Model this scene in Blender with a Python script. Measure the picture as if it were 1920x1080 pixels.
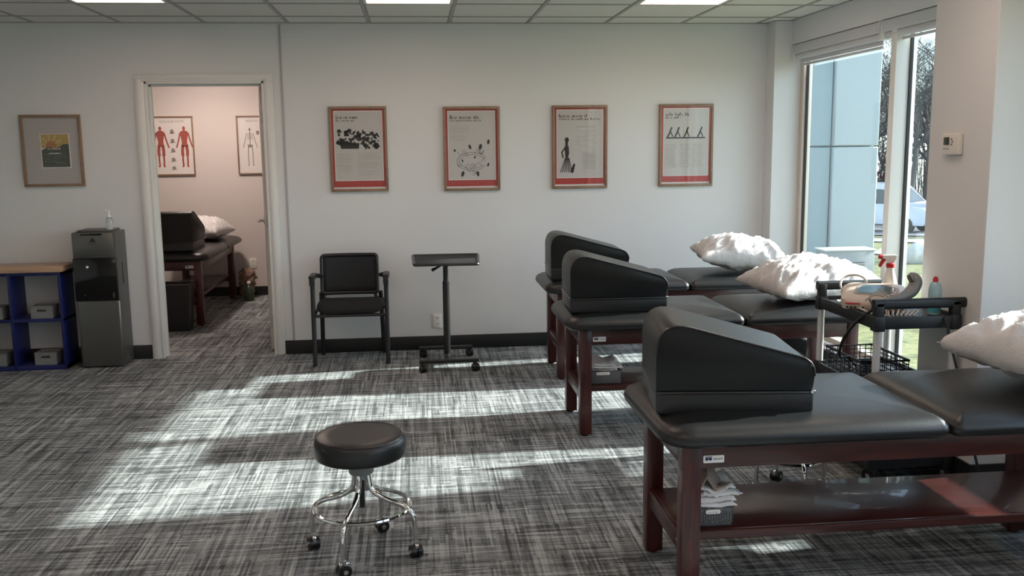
import bpy, bmesh, math, random
from math import sin, cos, pi, radians as rad, atan2, sqrt
from mathutils import Vector, Matrix, noise

for o in list(bpy.data.objects): bpy.data.objects.remove(o)
sc = bpy.context.scene
col = sc.collection
random.seed(7)

# ------------------------------------------------------------------ camera
f_px, pit, rol, yaw, EYE = 1745.6, .15032, -.011994, .10086, 1.607
F = Vector((sin(yaw)*cos(pit), cos(yaw)*cos(pit), -sin(pit)))
R0 = Vector((cos(yaw), -sin(yaw), 0)); U0 = R0.cross(F)
Rv = cos(rol)*R0 + sin(rol)*U0; Uv = -sin(rol)*R0 + cos(rol)*U0
cd = bpy.data.cameras.new('camera'); cam = bpy.data.objects.new('camera', cd); col.objects.link(cam)
M = Matrix((Rv, Uv, -F)).transposed().to_4x4(); M.translation = (0, 0, EYE)
cam.matrix_world = M
cd.sensor_width = 36; cd.lens = f_px*36/1920; cd.clip_start = .05; cd.clip_end = 400
sc.camera = cam

# ------------------------------------------------------------------ light
sc.view_settings.view_transform = 'Standard'; sc.view_settings.look = 'None'
sc.view_settings.gamma = 1; sc.view_settings.use_curve_mapping = False
sc.view_settings.exposure = 0.0
w = bpy.data.worlds.new('world'); sc.world = w; w.use_nodes = True
wn = w.node_tree; bg = wn.nodes['Background']
sky = wn.nodes.new('ShaderNodeTexSky'); sky.sky_type = 'NISHITA'; sky.sun_disc = False
SUN = Vector((1, .108, .49)).normalized()
sky.sun_elevation = math.asin(SUN.z); sky.sun_rotation = atan2(SUN.x, SUN.y)
sky.air_density = 1.2; sky.dust_density = 1.2; sky.ozone_density = 2.0
hs = wn.nodes.new('ShaderNodeHueSaturation'); hs.inputs['Saturation'].default_value = .5
tn = wn.nodes.new('ShaderNodeMix'); tn.data_type = 'RGBA'; tn.blend_type = 'MULTIPLY'; tn.inputs[0].default_value = 1; tn.inputs[7].default_value = (.86, .98, 1.14, 1)
wn.links.new(sky.outputs[0], hs.inputs['Color']); wn.links.new(hs.outputs[0], tn.inputs[6]); wn.links.new(tn.outputs[2], bg.inputs[0]); bg.inputs[1].default_value = .62
sd = bpy.data.lights.new('sun', 'SUN'); so = bpy.data.objects.new('sun', sd); col.objects.link(so)
sd.energy = 17; sd.angle = rad(1.2); sd.color = (1, .965, .92)
so.rotation_euler = (-SUN).to_track_quat('-Z', 'Y').to_euler(); so.location = (12, 2, 8)
LAMP = 8.6            # radiance of the ceiling panels
LAMPCOL = (1, .725, .615)
def area(name, loc, sx, sy, e, c):
    l = bpy.data.lights.new(name, 'AREA'); l.shape = 'RECTANGLE'; l.size = sx; l.size_y = sy; l.energy = e; l.color = c
    o = bpy.data.objects.new(name, l); o.location = loc; col.objects.link(o); return o

# ------------------------------------------------------------------ helpers
WORLD = {}
def tag(o, label=None, cat=None, group=None, kind=None):
    if label: o['label'] = label
    if cat: o['category'] = cat
    if group: o['group'] = group
    if kind: o['kind'] = kind
    return o
def thing(name, label, cat, loc, rot=0, group=None, world=False, kind=None):
    o = bpy.data.objects.new(name, None); o.empty_display_size = .05; col.objects.link(o)
    o.location = loc; o.rotation_euler = (0, 0, rot)
    if world: WORLD[o.name] = Vector(loc)
    return tag(o, label, cat, group, kind)
def dup(o, parent=None):
    c = o.copy(); col.objects.link(c); c.parent = parent
    for ch in [x for x in o.children]: dup(ch, c)
    return c
def rootof(o):
    while o.parent: o = o.parent
    return o
class MB:
    def __init__(s): s.bm = bmesh.new()
    def _merge(s, b2, m=None):
        if m is not None: bmesh.ops.transform(b2, matrix=m, verts=b2.verts)
        vs = {}
        for v in b2.verts: vs[v] = s.bm.verts.new(v.co)
        for fc in b2.faces:
            try: s.bm.faces.new([vs[v] for v in fc.verts])
            except ValueError: pass
        b2.free(); return s
    def box(s, x0, y0, z0, x1, y1, z1, bev=0, seg=2, m=None):
        b = bmesh.new(); bmesh.ops.create_cube(b, size=1)
        for v in b.verts: v.co = Vector(((x0+x1)/2+v.co.x*(x1-x0), (y0+y1)/2+v.co.y*(y1-y0), (z0+z1)/2+v.co.z*(z1-z0)))
        if bev: bmesh.ops.bevel(b, geom=b.edges[:], offset=bev, segments=seg, affect='EDGES', profile=.5)
        return s._merge(b, m)
    def cyl(s, p0, p1, r0, r1=None, n=16):
        p0 = Vector(p0); p1 = Vector(p1); d = p1-p0; r1 = r0 if r1 is None else r1
        q = d.to_track_quat('Z', 'Y').to_matrix(); rings = []
        for p, r in ((p0, r0), (p1, r1)):
            rings.append([s.bm.verts.new(p+q@Vector((r*cos(2*pi*i/n), r*sin(2*pi*i/n), 0))) for i in range(n)])
        for i in range(n): s.bm.faces.new((rings[0][i], rings[0][(i+1) % n], rings[1][(i+1) % n], rings[1][i]))
        s.bm.faces.new(rings[0][::-1]); s.bm.faces.new(rings[1]); return s
    def tube(s, pts, r, n=8, closed=False, radii=None, flat=1):
        pts = [Vector(p) for p in pts]; N = len(pts); rings = []; prev = None
        for i, p in enumerate(pts):
            a = pts[(i-1) % N] if (closed or i > 0) else p; b = pts[(i+1) % N] if (closed or i < N-1) else p
            t = (b-a).normalized()
            if prev is None:
                u = t.cross(Vector((0, 0, 1)))
                if u.length < .1: u = t.cross(Vector((0, 1, 0)))
            else: u = prev - t*prev.dot(t)
            u.normalize(); prev = u; v = t.cross(u); rr = radii[i] if radii else r
            rings.append([s.bm.verts.new(p+rr*(cos(2*pi*k/n)*u+flat*sin(2*pi*k/n)*v)) for k in range(n)])
        for i in range(N if closed else N-1):
            A = rings[i]; B = rings[(i+1) % N]
            for k in range(n): s.bm.faces.new((A[k], A[(k+1) % n], B[(k+1) % n], B[k]))
        if not closed: s.bm.faces.new(rings[0][::-1]); s.bm.faces.new(rings[-1])
        return s
    def lathe(s, prof, c=(0, 0, 0), n=24, m=None):
        b = bmesh.new(); rings = []
        for r, z in prof:
            rings.append([b.verts.new((max(r, 1e-4)*cos(2*pi*i/n), max(r, 1e-4)*sin(2*pi*i/n), z)) for i in range(n)])
        for A, B in zip(rings, rings[1:]):
            for i in range(n): b.faces.new((A[i], A[(i+1) % n], B[(i+1) % n], B[i]))
        b.faces.new(rings[0][::-1]); b.faces.new(rings[-1])
        bmesh.ops.transform(b, matrix=Matrix.Translation(c) @ (m or Matrix()), verts=b.verts)
        return s._merge(b)
    def prism(s, poly, fn, a, b, bev=0, seg=2):
        """poly: 2d points, fn(u,v,w) -> 3d point, extruded from w=a to w=b"""
        bb = bmesh.new()
        A = [bb.verts.new(fn(u, v, a)) for u, v in poly]; B = [bb.verts.new(fn(u, v, b)) for u, v in poly]; n = len(poly)
        fa = bb.faces.new(A); fb = bb.faces.new(B[::-1])
        for i in range(n): bb.faces.new((A[i], B[i], B[(i+1) % n], A[(i+1) % n]))
        if bev:
            es = set(fa.edges) | set(fb.edges)
            bmesh.ops.bevel(bb, geom=list(es), offset=bev, segments=seg, affect='EDGES', profile=.5)
        return s._merge(bb)
    def poly(s, pts): s.bm.faces.new([s.bm.verts.new(p) for p in pts]); return s
    def pad(s, x0, y0, x1, y1, rad_, rings, rl=None, rr=None, dome=0):
        """rounded slab from stacked insets: rings = [(inset, z)...] bottom to top; rl/rr corner radii on left / right"""
        R = []
        for ins, z in rings:
            pts = []
            for cxs, cys, a0, rr_ in ((1, 1, 0, rr or rad_), (-1, 1, 90, rl or rad_), (-1, -1, 180, rl or rad_), (1, -1, 270, rr or rad_)):
                r_ = max(rr_-ins*.6, .006)
                cx = (x1-ins-r_) if cxs > 0 else (x0+ins+r_); cy = (y1-ins-r_) if cys > 0 else (y0+ins+r_)
                for k in range(7):
                    a = rad(a0+k*15); pts.append(Vector((cx+r_*cos(a), cy+r_*sin(a), z)))
            R.append([s.bm.verts.new(p) for p in pts])
        n = len(R[0])
        for A, B in zip(R, R[1:]):
            for i in range(n): s.bm.faces.new((A[i], A[(i+1) % n], B[(i+1) % n], B[i]))
        s.bm.faces.new(R[0][::-1])
        c = s.bm.verts.new(((x0+x1)/2, (y0+y1)/2, rings[-1][1]+dome))
        for i in range(n): s.bm.faces.new((R[-1][i], R[-1][(i+1) % n], c))
        return s
    def blob(s, c, r, seed=0, amp=.2, freq=3, n=3, flat_bottom=True):
        b = bmesh.new(); bmesh.ops.create_icosphere(b, subdivisions=n+1, radius=1)
        for v in b.verts:
            p = v.co.copy(); k = 1+amp*(noise.noise(p*freq+Vector((seed*7.3, 1, 2)))+.5*abs(noise.noise(p*freq*2.3+Vector((seed, 5, 2)))))
            v.co = Vector((c[0]+p.x*r[0]*k, c[1]+p.y*r[1]*k, c[2]+p.z*r[2]*k))
            if flat_bottom: v.co.z = max(v.co.z, c[2]-r[2]*.8)
        return s._merge(b)
    def xf(s, m): bmesh.ops.transform(s.bm, matrix=m, verts=s.bm.verts); return s
    def build(s, name, mat, parent=None, smooth=True, ang=38, kind=None, label=None):
        bmesh.ops.recalc_face_normals(s.bm, faces=s.bm.faces)
        me = bpy.data.meshes.new(name); s.bm.to_mesh(me); s.bm.free()
        me.materials.append(mat)
        if smooth:
            for p in me.polygons: p.use_smooth = True
            me.set_sharp_from_angle(angle=rad(ang))
        o = bpy.data.objects.new(name, me); col.objects.link(o)
        if parent:
            o.parent = parent; r = rootof(parent)
            if r.name in WORLD: me.transform(Matrix.Translation(-WORLD[r.name]))
        else:
            xs = [v.co for v in me.vertices]
            c = Vector(((min(p.x for p in xs)+max(p.x for p in xs))/2, (min(p.y for p in xs)+max(p.y for p in xs))/2, min(p.z for p in xs)))
            me.transform(Matrix.Translation(-c)); o.location = c; WORLD[o.name] = c
        if kind: o['kind'] = kind
        if label: o['label'] = label
        return o
def B(*a, **k): return MB().box(*a, **k)
def rrect(x0, z0, x1, z1, r, n=4):
    p = []
    for cx, cz, a0 in ((x1-r, z1-r, 0), (x0+r, z1-r, 90), (x0+r, z0+r, 180), (x1-r, z0+r, 270)):
        for k in range(n+1): a = rad(a0+90*k/n); p.append((cx+r*cos(a), cz+r*sin(a)))
    return p
def fillet(pts, rads, n=5):
    out = []; N = len(pts)
    for i, p in enumerate(pts):
        p = Vector(p); a = Vector(pts[i-1]); b = Vector(pts[(i+1) % N]); r = rads[i]
        if r <= 0: out.append(p); continue
        da = (a-p); db = (b-p); r = min(r, da.length*.49, db.length*.49)
        A = p+da.normalized()*r; Bp = p+db.normalized()*r
        for k in range(n+1):
            t = k/n; out.append((1-t)**2*A+2*t*(1-t)*p+t*t*Bp)
    return out
def smoothpath(pts, n=6):
    P = [Vector(p) for p in pts]; P = [2*P[0]-P[1]]+P+[2*P[-1]-P[-2]]; out = []
    for i in range(1, len(P)-2):
        for k in range(n):
            t = k/n; a, b, c, d = P[i-1:i+3]
            out.append(.5*((2*b)+(c-a)*t+(2*a-5*b+4*c-d)*t*t+(3*b-a-3*c+d)*t**3))
    out.append(P[-2]); return out

# ------------------------------------------------------------------ materials
MATS = {}
def mat(name, c, rough=.6, metal=0, spec=.5, bump=0, bscale=60, emit=None, var=0, vscale=8, coat=0, sheen=0, trans=0):
    m = bpy.data.materials.new(name); m.use_nodes = True; nt = m.node_tree; N = nt.nodes; L = nt.links
    p = N['Principled BSDF']; p.inputs['Base Color'].default_value = (*c, 1); p.inputs['Roughness'].default_value = rough
    p.inputs['Metallic'].default_value = metal; p.inputs['Specular IOR Level'].default_value = spec
    if coat: p.inputs['Coat Weight'].default_value = coat; p.inputs['Coat Roughness'].default_value = .15
    if sheen: p.inputs['Sheen Weight'].default_value = sheen
    if trans: p.inputs['Transmission Weight'].default_value = trans
    if emit: p.inputs['Emission Color'].default_value = (*emit[:3], 1); p.inputs['Emission Strength'].default_value = emit[3]
    tc = N.new('ShaderNodeTexCoord')
    if var:
        nz = N.new('ShaderNodeTexNoise'); nz.inputs['Scale'].default_value = vscale; nz.inputs['Detail'].default_value = 4
        L.new(tc.outputs['Object'], nz.inputs['Vector'])
        mx = N.new('ShaderNodeMix'); mx.data_type = 'RGBA'
        mx.inputs[6].default_value = (*[max(0, v*(1-var)) for v in c], 1); mx.inputs[7].default_value = (*[min(1, v*(1+var)) for v in c], 1)
        L.new(nz.outputs['Fac'], mx.inputs[0]); L.new(mx.outputs[2], p.inputs['Base Color'])
    if bump:
        nb = N.new('ShaderNodeTexNoise'); nb.inputs['Scale'].default_value = bscale; nb.inputs['Detail'].default_value = 5
        L.new(tc.outputs['Object'], nb.inputs['Vector'])
        bp = N.new('ShaderNodeBump'); bp.inputs['Strength'].default_value = bump; bp.inputs['Distance'].default_value = .01
        L.new(nb.outputs['Fac'], bp.inputs['Height']); L.new(bp.outputs[0], p.inputs['Normal'])
    MATS[name] = m; return m
def carpet():
    m = bpy.data.materials.new('carpet'); m.use_nodes = True; nt = m.node_tree; N = nt.nodes; L = nt.links
    p = N['Principled BSDF']; p.inputs['Roughness'].default_value = .95; p.inputs['Specular IOR Level'].default_value = .1
    tc = N.new('ShaderNodeTexCoord')
    def lines(sx, sy, det, seed):
        mp = N.new('ShaderNodeMapping'); mp.inputs['Scale'].default_value = (sx, sy, 1); mp.inputs['Location'].default_value = (seed, seed*2, 0)
        L.new(tc.outputs['Object'], mp.inputs[0]); nz = N.new('ShaderNodeTexNoise'); nz.inputs['Scale'].default_value = 1
        nz.inputs['Detail'].default_value = det; nz.inputs['Roughness'].default_value = .55; L.new(mp.outputs[0], nz.inputs['Vector']); return nz.outputs['Fac']
    def mr(i, a, b, c=0, d=1):
        n = N.new('ShaderNodeMapRange'); n.inputs[1].default_value = a; n.inputs[2].default_value = b; n.inputs[3].default_value = c; n.inputs[4].default_value = d
        L.new(i, n.inputs[0]); return n.outputs[0]
    def mth(op, a, b):
        n = N.new('ShaderNodeMath'); n.operation = op
        for i, v in enumerate((a, b)):
            if isinstance(v, (int, float)): n.inputs[i].default_value = v
            else: L.new(v, n.inputs[i])
        return n.outputs[0]
    sep = N.new('ShaderNodeSeparateXYZ'); L.new(tc.outputs['Object'], sep.inputs[0])
    def dashes(across, along, na, nl, seed):
        c = mth('FLOOR', mth('MULTIPLY', across, na), 0)
        w1 = N.new('ShaderNodeTexWhiteNoise'); w1.noise_dimensions = '2D'; cb = N.new('ShaderNodeCombineXYZ'); L.new(c, cb.inputs[0]); cb.inputs[1].default_value = seed; L.new(cb.outputs[0], w1.inputs['Vector'])
        d = mth('FLOOR', mth('ADD', mth('MULTIPLY', along, nl), mth('MULTIPLY', w1.outputs['Value'], 17.0)), 0)
        w2 = N.new('ShaderNodeTexWhiteNoise'); w2.noise_dimensions = '2D'; cb2 = N.new('ShaderNodeCombineXYZ'); L.new(c, cb2.inputs[0]); L.new(d, cb2.inputs[1]); L.new(cb2.outputs[0], w2.inputs['Vector'])
        return w2.outputs['Value']
    SX, SY = sep.outputs[0], sep.outputs[1]
    ly = dashes(SX, SY, 105, 3.4, 1.5); lx = dashes(SY, SX, 105, 5.5, 2.5)
    ly2 = dashes(SX, SY, 41, 2.1, 3.5); lx2 = dashes(SY, SX, 47, 3.1, 4.5)
    patch = mr(lines(4.5, 4.5, 1, 31), .4, .6)
    a = mth('ADD', mth('MULTIPLY', ly, .6), mth('MULTIPLY', ly2, .4)); b = mth('ADD', mth('MULTIPLY', lx, .6), mth('MULTIPLY', lx2, .4))
    mixn = N.new('ShaderNodeMix'); mixn.data_type = 'FLOAT'; L.new(mr(patch, 0, 1, .35, .65), mixn.inputs[0]); L.new(a, mixn.inputs[2]); L.new(b, mixn.inputs[3])
    big = mr(lines(3, 3, 2, 77), .3, .7, .85, 1.12)
    grain = mr(lines(260, 260, 1, 4), .3, .7, .75, 1.25)
    v = mth('MULTIPLY', mth('MULTIPLY', mixn.outputs[0], big), grain)
    cr = N.new('ShaderNodeValToRGB'); e = cr.color_ramp.elements
    e[0].position = .20; e[0].color = (.060, .066, .069, 1); e[1].position = .84; e[1].color = (.41, .435, .44, 1)
    k = cr.color_ramp.elements.new(.5); k.color = (.182, .197, .201, 1)
    L.new(v, cr.inputs[0]); L.new(cr.outputs[0], p.inputs['Base Color'])
    bp = N.new('ShaderNodeBump'); bp.inputs['Strength'].default_value = .4; bp.inputs['Distance'].default_value = .004
    L.new(v, bp.inputs['Height']); L.new(bp.outputs[0], p.inputs['Normal']); return m
def wood(name, c1, c2, rough=.35, sc_=(1, 14, 14), coat=.2):
    m = bpy.data.materials.new(name); m.use_nodes = True; nt = m.node_tree; N = nt.nodes; L = nt.links
    p = N['Principled BSDF']; p.inputs['Roughness'].default_value = rough; p.inputs['Coat Weight'].default_value = coat
    tc = N.new('ShaderNodeTexCoord'); mp = N.new('ShaderNodeMapping'); mp.inputs['Scale'].default_value = sc_
    nz = N.new('ShaderNodeTexNoise'); nz.inputs['Scale'].default_value = 3; nz.inputs['Detail'].default_value = 6; nz.inputs['Distortion'].default_value = 1.2
    cr = N.new('ShaderNodeValToRGB'); cr.color_ramp.elements[0].color = (*c1, 1); cr.color_ramp.elements[1].color = (*c2, 1)
    cr.color_ramp.elements[0].position = .3; cr.color_ramp.elements[1].position = .7
    L.new(tc.outputs['Object'], mp.inputs[0]); L.new(mp.outputs[0], nz.inputs['Vector']); L.new(nz.outputs['Fac'], cr.inputs[0]); L.new(cr.outputs[0], p.inputs['Base Color'])
    return m
def glassmat(name, tint=(.93, .97, .96), refl=.06):
    m = bpy.data.materials.new(name); m.use_nodes = True; nt = m.node_tree; N = nt.nodes; L = nt.links
    N.remove(N['Principled BSDF']); t = N.new('ShaderNodeBsdfTransparent'); t.inputs[0].default_value = (*tint, 1)
    g = N.new('ShaderNodeBsdfGlossy'); g.inputs['Roughness'].default_value = .02
    lw_ = N.new('ShaderNodeLayerWeight'); lw_.inputs[0].default_value = .5
    pw = N.new('ShaderNodeMath'); pw.operation = 'POWER'; pw.inputs[1].default_value = 5; L.new(lw_.outputs['Facing'], pw.inputs[0])
    ma = N.new('ShaderNodeMath'); ma.operation = 'MULTIPLY_ADD'; ma.inputs[1].default_value = .96; ma.inputs[2].default_value = .035; L.new(pw.outputs[0], ma.inputs[0])
    mx = N.new('ShaderNodeMixShader'); L.new(ma.outputs[0], mx.inputs[0]); L.new(t.outputs[0], mx.inputs[1]); L.new(g.outputs[0], mx.inputs[2])
    L.new(mx.outputs[0], N['Material Output'].inputs[0]); return m

m_wall = mat('wall_paint', (.685, .69, .685), .75, bump=.05, bscale=180, spec=.25)
m_backwall = mat('backroom_paint', (.62, .575, .55), .75, bump=.05, bscale=180, spec=.25)
m_ceil = mat('ceiling_tile', (.70, .70, .66), .9, bump=.6, bscale=140, var=.06, vscale=90)
m_grid = mat('ceiling_grid', (.36, .355, .34), .6)  # darker grey, with the shadow lines along the bars painted into their colour
m_carpet = carpet()
m_base = mat('black_rubber_base', (.012, .013, .014), .45)
m_trim = mat('white_trim', (.72, .71, .68), .4)
m_doorp = mat('door_paint', (.62, .58, .54), .4)
m_steelh = mat('hinge_steel', (.45, .45, .44), .35, 1)
m_cherry = wood('cherry_wood', (.020, .0035, .003), (.068, .0125, .009), .33, (1.2, 16, 16))
m_cherryleg = wood('cherry_leg_wood', (.026, .004, .0035), (.080, .0145, .011), .35, (16, 16, 1.2))
m_vinyl = mat('black_vinyl', (.010, .011, .012), .36, spec=.5, bump=.10, bscale=260)
m_vinyl2 = mat('charcoal_vinyl', (.005, .0062, .007), .40, spec=.33, bump=.10, bscale=260)
m_pipe = mat('vinyl_piping', (.014, .015, .016), .32)
m_white = mat('pillowcase_cotton', (.58, .57, .565), .85, bump=.9, bscale=15, sheen=.2)
m_towel = mat('towel_terry', (.75, .74, .73), .95, bump=.6, bscale=220)
m_brownc = mat('brown_cloth', (.30, .23, .19), .9, bump=.4, bscale=120)
m_blackp = mat('black_plastic', (.012, .013, .014), .4)
m_cartp = mat('cart_plastic', (.012, .015, .018), .5, bump=.1, bscale=200)
m_mesh = mat('chair_mesh', (.010, .012, .014), .7, bump=.5, bscale=400)
m_fabric = mat('black_fabric', (.010, .010, .011), .9, bump=.3, bscale=300)
m_frameb = mat('black_steel', (.010, .010, .011), .38, spec=.5)
m_tray = mat('tray_laminate', (.016, .016, .017), .6, spec=.25, var=.2, vscale=30)
m_chrome = mat('chrome', (.78, .78, .78), .07, 1)
m_alu = mat('grey_hub', (.22, .23, .23), .4, .3)
m_leg = mat('cart_white_tube', (.72, .72, .72), .22, .35)
m_castb = mat('caster_rubber', (.008, .008, .008), .35)
m_stain = mat('brushed_steel', (.17, .166, .155), .34, .85, bump=.05, bscale=90)
m_darkgrey = mat('cooler_grey', (.085, .083, .078), .45, .1)
m_gloss = mat('cooler_black', (.004, .004, .004), .12)
m_blue = mat('cobalt_laminate', (.006, .011, .085), .45)
m_bluei = mat('cobalt_inner', (.006, .012, .085), .5)
m_maple = wood('maple_top', (.36, .22, .14), (.48, .31, .20), .4, (1, 12, 12))
m_oak = wood('oak_frame', (.20, .125, .075), (.30, .20, .13), .45, (9, 9, 9), 0)
m_bin = mat('grey_bin', (.20, .20, .195), .6)
m_red = mat('poster_red', (.46, .035, .028), .55)
m_paper = mat('poster_paper', (.60, .585, .555), .7)
m_paperw = mat('poster_white', (.80, .77, .74), .6)
m_ink = mat('black_ink', (.02, .018, .018), .7)
m_inkg = mat('grey_ink', (.27, .25, .235), .7)
m_inkl = mat('light_grey_ink', (.40, .385, .36), .7)
m_muted = mat('heading_ink', (.16, .145, .13), .7)
m_muscle = mat('muscle_ink', (.40, .09, .07), .7)
m_bone = mat('bone_ink', (.26, .25, .20), .7)
m_glass = glassmat('window_glass')
m_pglass = glassmat('picture_glass', (.97, .97, .97))
m_winf = mat('window_frame_beige', (.60, .52, .45), .4)
m_winl = mat('window_frame_light', (.80, .78, .74), .4)
m_gasket = mat('black_gasket', (.01, .01, .01), .5)
m_blind = mat('roller_fabric', (.55, .56, .57), .8)
m_outlet = mat('outlet_white', (.78, .76, .72), .35)
m_thermo = mat('thermostat_white', (.72, .68, .62), .35)
m_lcd = mat('lcd_dark', (.03, .04, .032), .2)
m_beige = mat('device_beige', (.55, .46, .38), .45)
m_beiged = mat('device_beige_dark', (.36, .29, .235), .5)
m_teal = mat('device_screen', (.05, .13, .14), .12)
m_cable = mat('grey_cable', (.42, .39, .35), .5)
m_cablel = mat('light_cable', (.66, .64, .60), .5)
m_probe = mat('probe_grey', (.20, .20, .195), .4)
m_redp = mat('red_plastic', (.50, .015, .02), .35)
m_bottlew = mat('milky_bottle', (.72, .72, .70), .35)
m_bluep = mat('pale_blue_label', (.25, .55, .75), .4)
m_teall = mat('teal_label', (.10, .42, .50), .4)
m_clear = mat('clear_plastic', (.75, .80, .80), .12, trans=.75)
m_gel = mat('blue_gel', (.45, .68, .74), .15, trans=.3)
m_navy = mat('navy_logo', (.01, .01, .07), .5)
m_bag = mat('liner_bag', (.10, .10, .10), .3)
m_pbag = mat('paper_bag', (.22, .15, .11), .8)
m_greenb = mat('green_liquid_bottle', (.035, .055, .03), .3)
m_basketg = mat('grey_basket', (.10, .105, .11), .6)
m_lens = mat('lamp_lens', (.9, .9, .88), .5, emit=(*LAMPCOL, LAMP))

# ------------------------------------------------------------------ room shell
CZ = 2.552; WY = 7.394; WX = 2.95; XL = -5.0; YB = -2.6
def struct(name, mb, m, **k): return mb.build(name, m, None, kind='structure', **k)
DX0, DX1, DZ = -2.012, -1.132, 2.125
fl = struct('floor', B(XL-.2, YB-.2, -.12, WX+.17, 10.75, 0), m_carpet, smooth=False)
wb = MB()
wb.box(XL, WY, 0, DX0, WY+.12, CZ+.1).box(DX1, WY, 0, WX+.17, WY+.12, CZ+.1).box(DX0, WY, DZ, DX1, WY+.12, CZ+.1)
struct('wall_back', wb, m_wall, smooth=False)
struct('wall_left', B(XL-.12, YB, 0, XL, WY, CZ+.1), m_wall, smooth=False)
struct('wall_front', B(XL, YB-.12, 0, WX+.17, YB, CZ+.1), m_wall, smooth=False)
wr = MB()
wr.box(WX, YB, 2.372, WX+.17, WY, CZ+.1)
wr.box(WX, YB, 0, WX+.17, 7.21, .12).box(WX, .9, .12, WX+.17, 3.72, .68).box(WX, -1.9, .12, WX+.17, .65, .66)
wr.box(2.815, 7.21, 0, WX+.17, WY, CZ)
wr.box(WX, 3.72, .12, WX+.17, 4.3, 2.372)
wr.box(WX, YB, .12, WX+.17, -1.9, 2.372); wr.box(WX, .65, .12, WX+.17, .9, 2.372)
struct('wall_right', wr, m_wall, smooth=False)
struct('wall_pier', B(2.55, 3.95, 0, WX+.02, 4.46, CZ, bev=.004), m_wall, smooth=False)
bb = MB()
bb.box(DX1+.068, WY-.012, 0, 2.815, WY, .11, .002).box(XL, WY-.012, 0, DX0-.075, WY, .11, .002)
bb.box(2.803, 7.2, 0, 2.815, WY-.012, .11).box(2.803, 7.198, 0, WX, 7.21, .11)
struct('baseboard_back', bb, m_base)
struct('baseboard_right', MB().box(2.538, 3.938, 0, 2.55, 4.47, .11).box(2.55, 3.938, 0, 2.96, 3.95, .11).box(2.938, 4.47, 0, 2.95, 7.198, .11).box(2.938, YB, 0, 2.95, 3.938, .11), m_base)
struct('trim_1', B(-1.003, WY-.008, .11, -.988, WY, CZ-.01, bev=.002), mat('joint_strip', (.42, .42, .41), .5))
# door casing, jambs
dc = MB(); yo = WY-.018
for x0, x1 in ((DX0-.072, DX0), (DX1, DX1+.066)):
    dc.box(x0, yo, 0, x1, WY, DZ, .004); dc.box(x0+.012, yo-.006, 0, x1-.02, yo+.004, DZ+.02, .003)
dc.box(DX0-.072, yo, DZ, DX1+.066, WY, DZ+.055, .004); dc.box(DX0-.06, yo-.006, DZ+.018, DX1+.054, yo+.004, DZ+.045, .003)
dc.box(DX0, yo, 0, DX0+.018, WY+.14, DZ, .002).box(DX1-.018, yo, 0, DX1, WY+.14, DZ, .002).box(DX0, yo, DZ-.018, DX1, WY+.14, DZ, .002)
dc.box(DX0+.018, WY+.055, 0, DX0+.03, WY+.09, DZ-.02).box(DX0+.018, WY+.055, DZ-.032, DX1-.018, WY+.09, DZ-.018)
struct('trim_2', dc, m_trim)
# door leaf, open into the back room
hx, hy = DX1-.022, WY+.14; da = rad(9.5)
dm = Matrix.Translation((hx, hy, 0)) @ Matrix.Rotation(da, 4, 'Z')
door = struct('door_1', MB().box(-.04, .0, .012, 0, .84, DZ-.03, bev=.003, m=dm), m_doorp)
for z in (.25, 1.05, 1.86):
    MB().cyl((hx+.004, hy-.012, z-.05), (hx+.004, hy-.012, z+.05), .008, n=10).box(hx-.03, hy-.012, z-.05, hx+.004, hy-.008, z+.05).build('hinge', m_steelh, door)
h = MB()
for s in (0, -.04):
    sg = 1 if s == 0 else -1
    h.cyl(dm@Vector((s, .78, 1.0)), dm@Vector((s+sg*.05, .78, 1.0)), .011, n=12).cyl(dm@Vector((s, .78, 1.0)), dm@Vector((s+sg*.008, .78, 1.0)), .03, n=20)
    h.tube([dm@Vector((s+sg*.05, .785, 1.0)), dm@Vector((s+sg*.052, .73, 1.0)), dm@Vector((s+sg*.048, .67, .998))], .009, n=10)
h.build('door_handle', m_steelh, door)

# back room
struct('wall_backroom', MB().box(-4.2, 10.55, 0, -.2, 10.65, 2.5).box(-4.3, WY+.12, 0, -4.2, 10.6, 2.5).box(-.3, WY+.12, 0, -.2, 10.6, 2.5), m_backwall, smooth=False)
struct('wall_partition', MB().box(-4.2, WY+.121, 0, DX0-.02, WY+.135, 2.5).box(DX1+.02, WY+.121, 0, -.3, WY+.135, 2.5).box(DX0-.02, WY+.121, DZ+.02, DX1+.02, WY+.135, 2.5), m_backwall, smooth=False)
struct('baseboard_backroom', B(-4.2, 10.538, 0, -.3, 10.55, .1), m_base)
struct('ceiling_backroom', B(-4.3, WY+.12, 2.5, -.2, 10.65, 2.55), m_ceil, smooth=False)

# ceiling: one plane, lay-in tiles, grid bars
XG0 = -2.153-.61*4; YG0 = 7.04-.61*15
ceil = struct('ceiling', B(XL, YB, CZ+.03, WX, WY, CZ+.12), m_grid, smooth=False)
g = MB()
xs = [XL]+[XG0+.61*i for i in range(13) if XL+.05 < XG0+.61*i < WX-.05]+[WX]
ys = [YB]+[YG0+.61*i for i in range(16) if YB+.05 < YG0+.61*i < WY-.05]+[WY]
for x in xs: g.box(x-.012, YB, CZ, x+.012, WY, CZ+.006)
for y in ys: g.box(XL, y-.012, CZ-.0006, WX, y+.012, CZ+.0054)
g.build('grid_bars', m_grid, ceil, smooth=False)
LIGHTS = {}
def fixcell(xi, yi): return (xi, yi)
lightcols = [-.323, -2.153, 1.507]; lightrows = [7.04-1.22, 7.04-1.22-.61*4, 7.04-1.22-.61*8, 7.04-1.22-.61*12]
islight = lambda x, y: any(abs(x-a) < .05 for a in lightcols) and any(abs(y-b) < .05 for b in lightrows)
tile_me = {}
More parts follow.
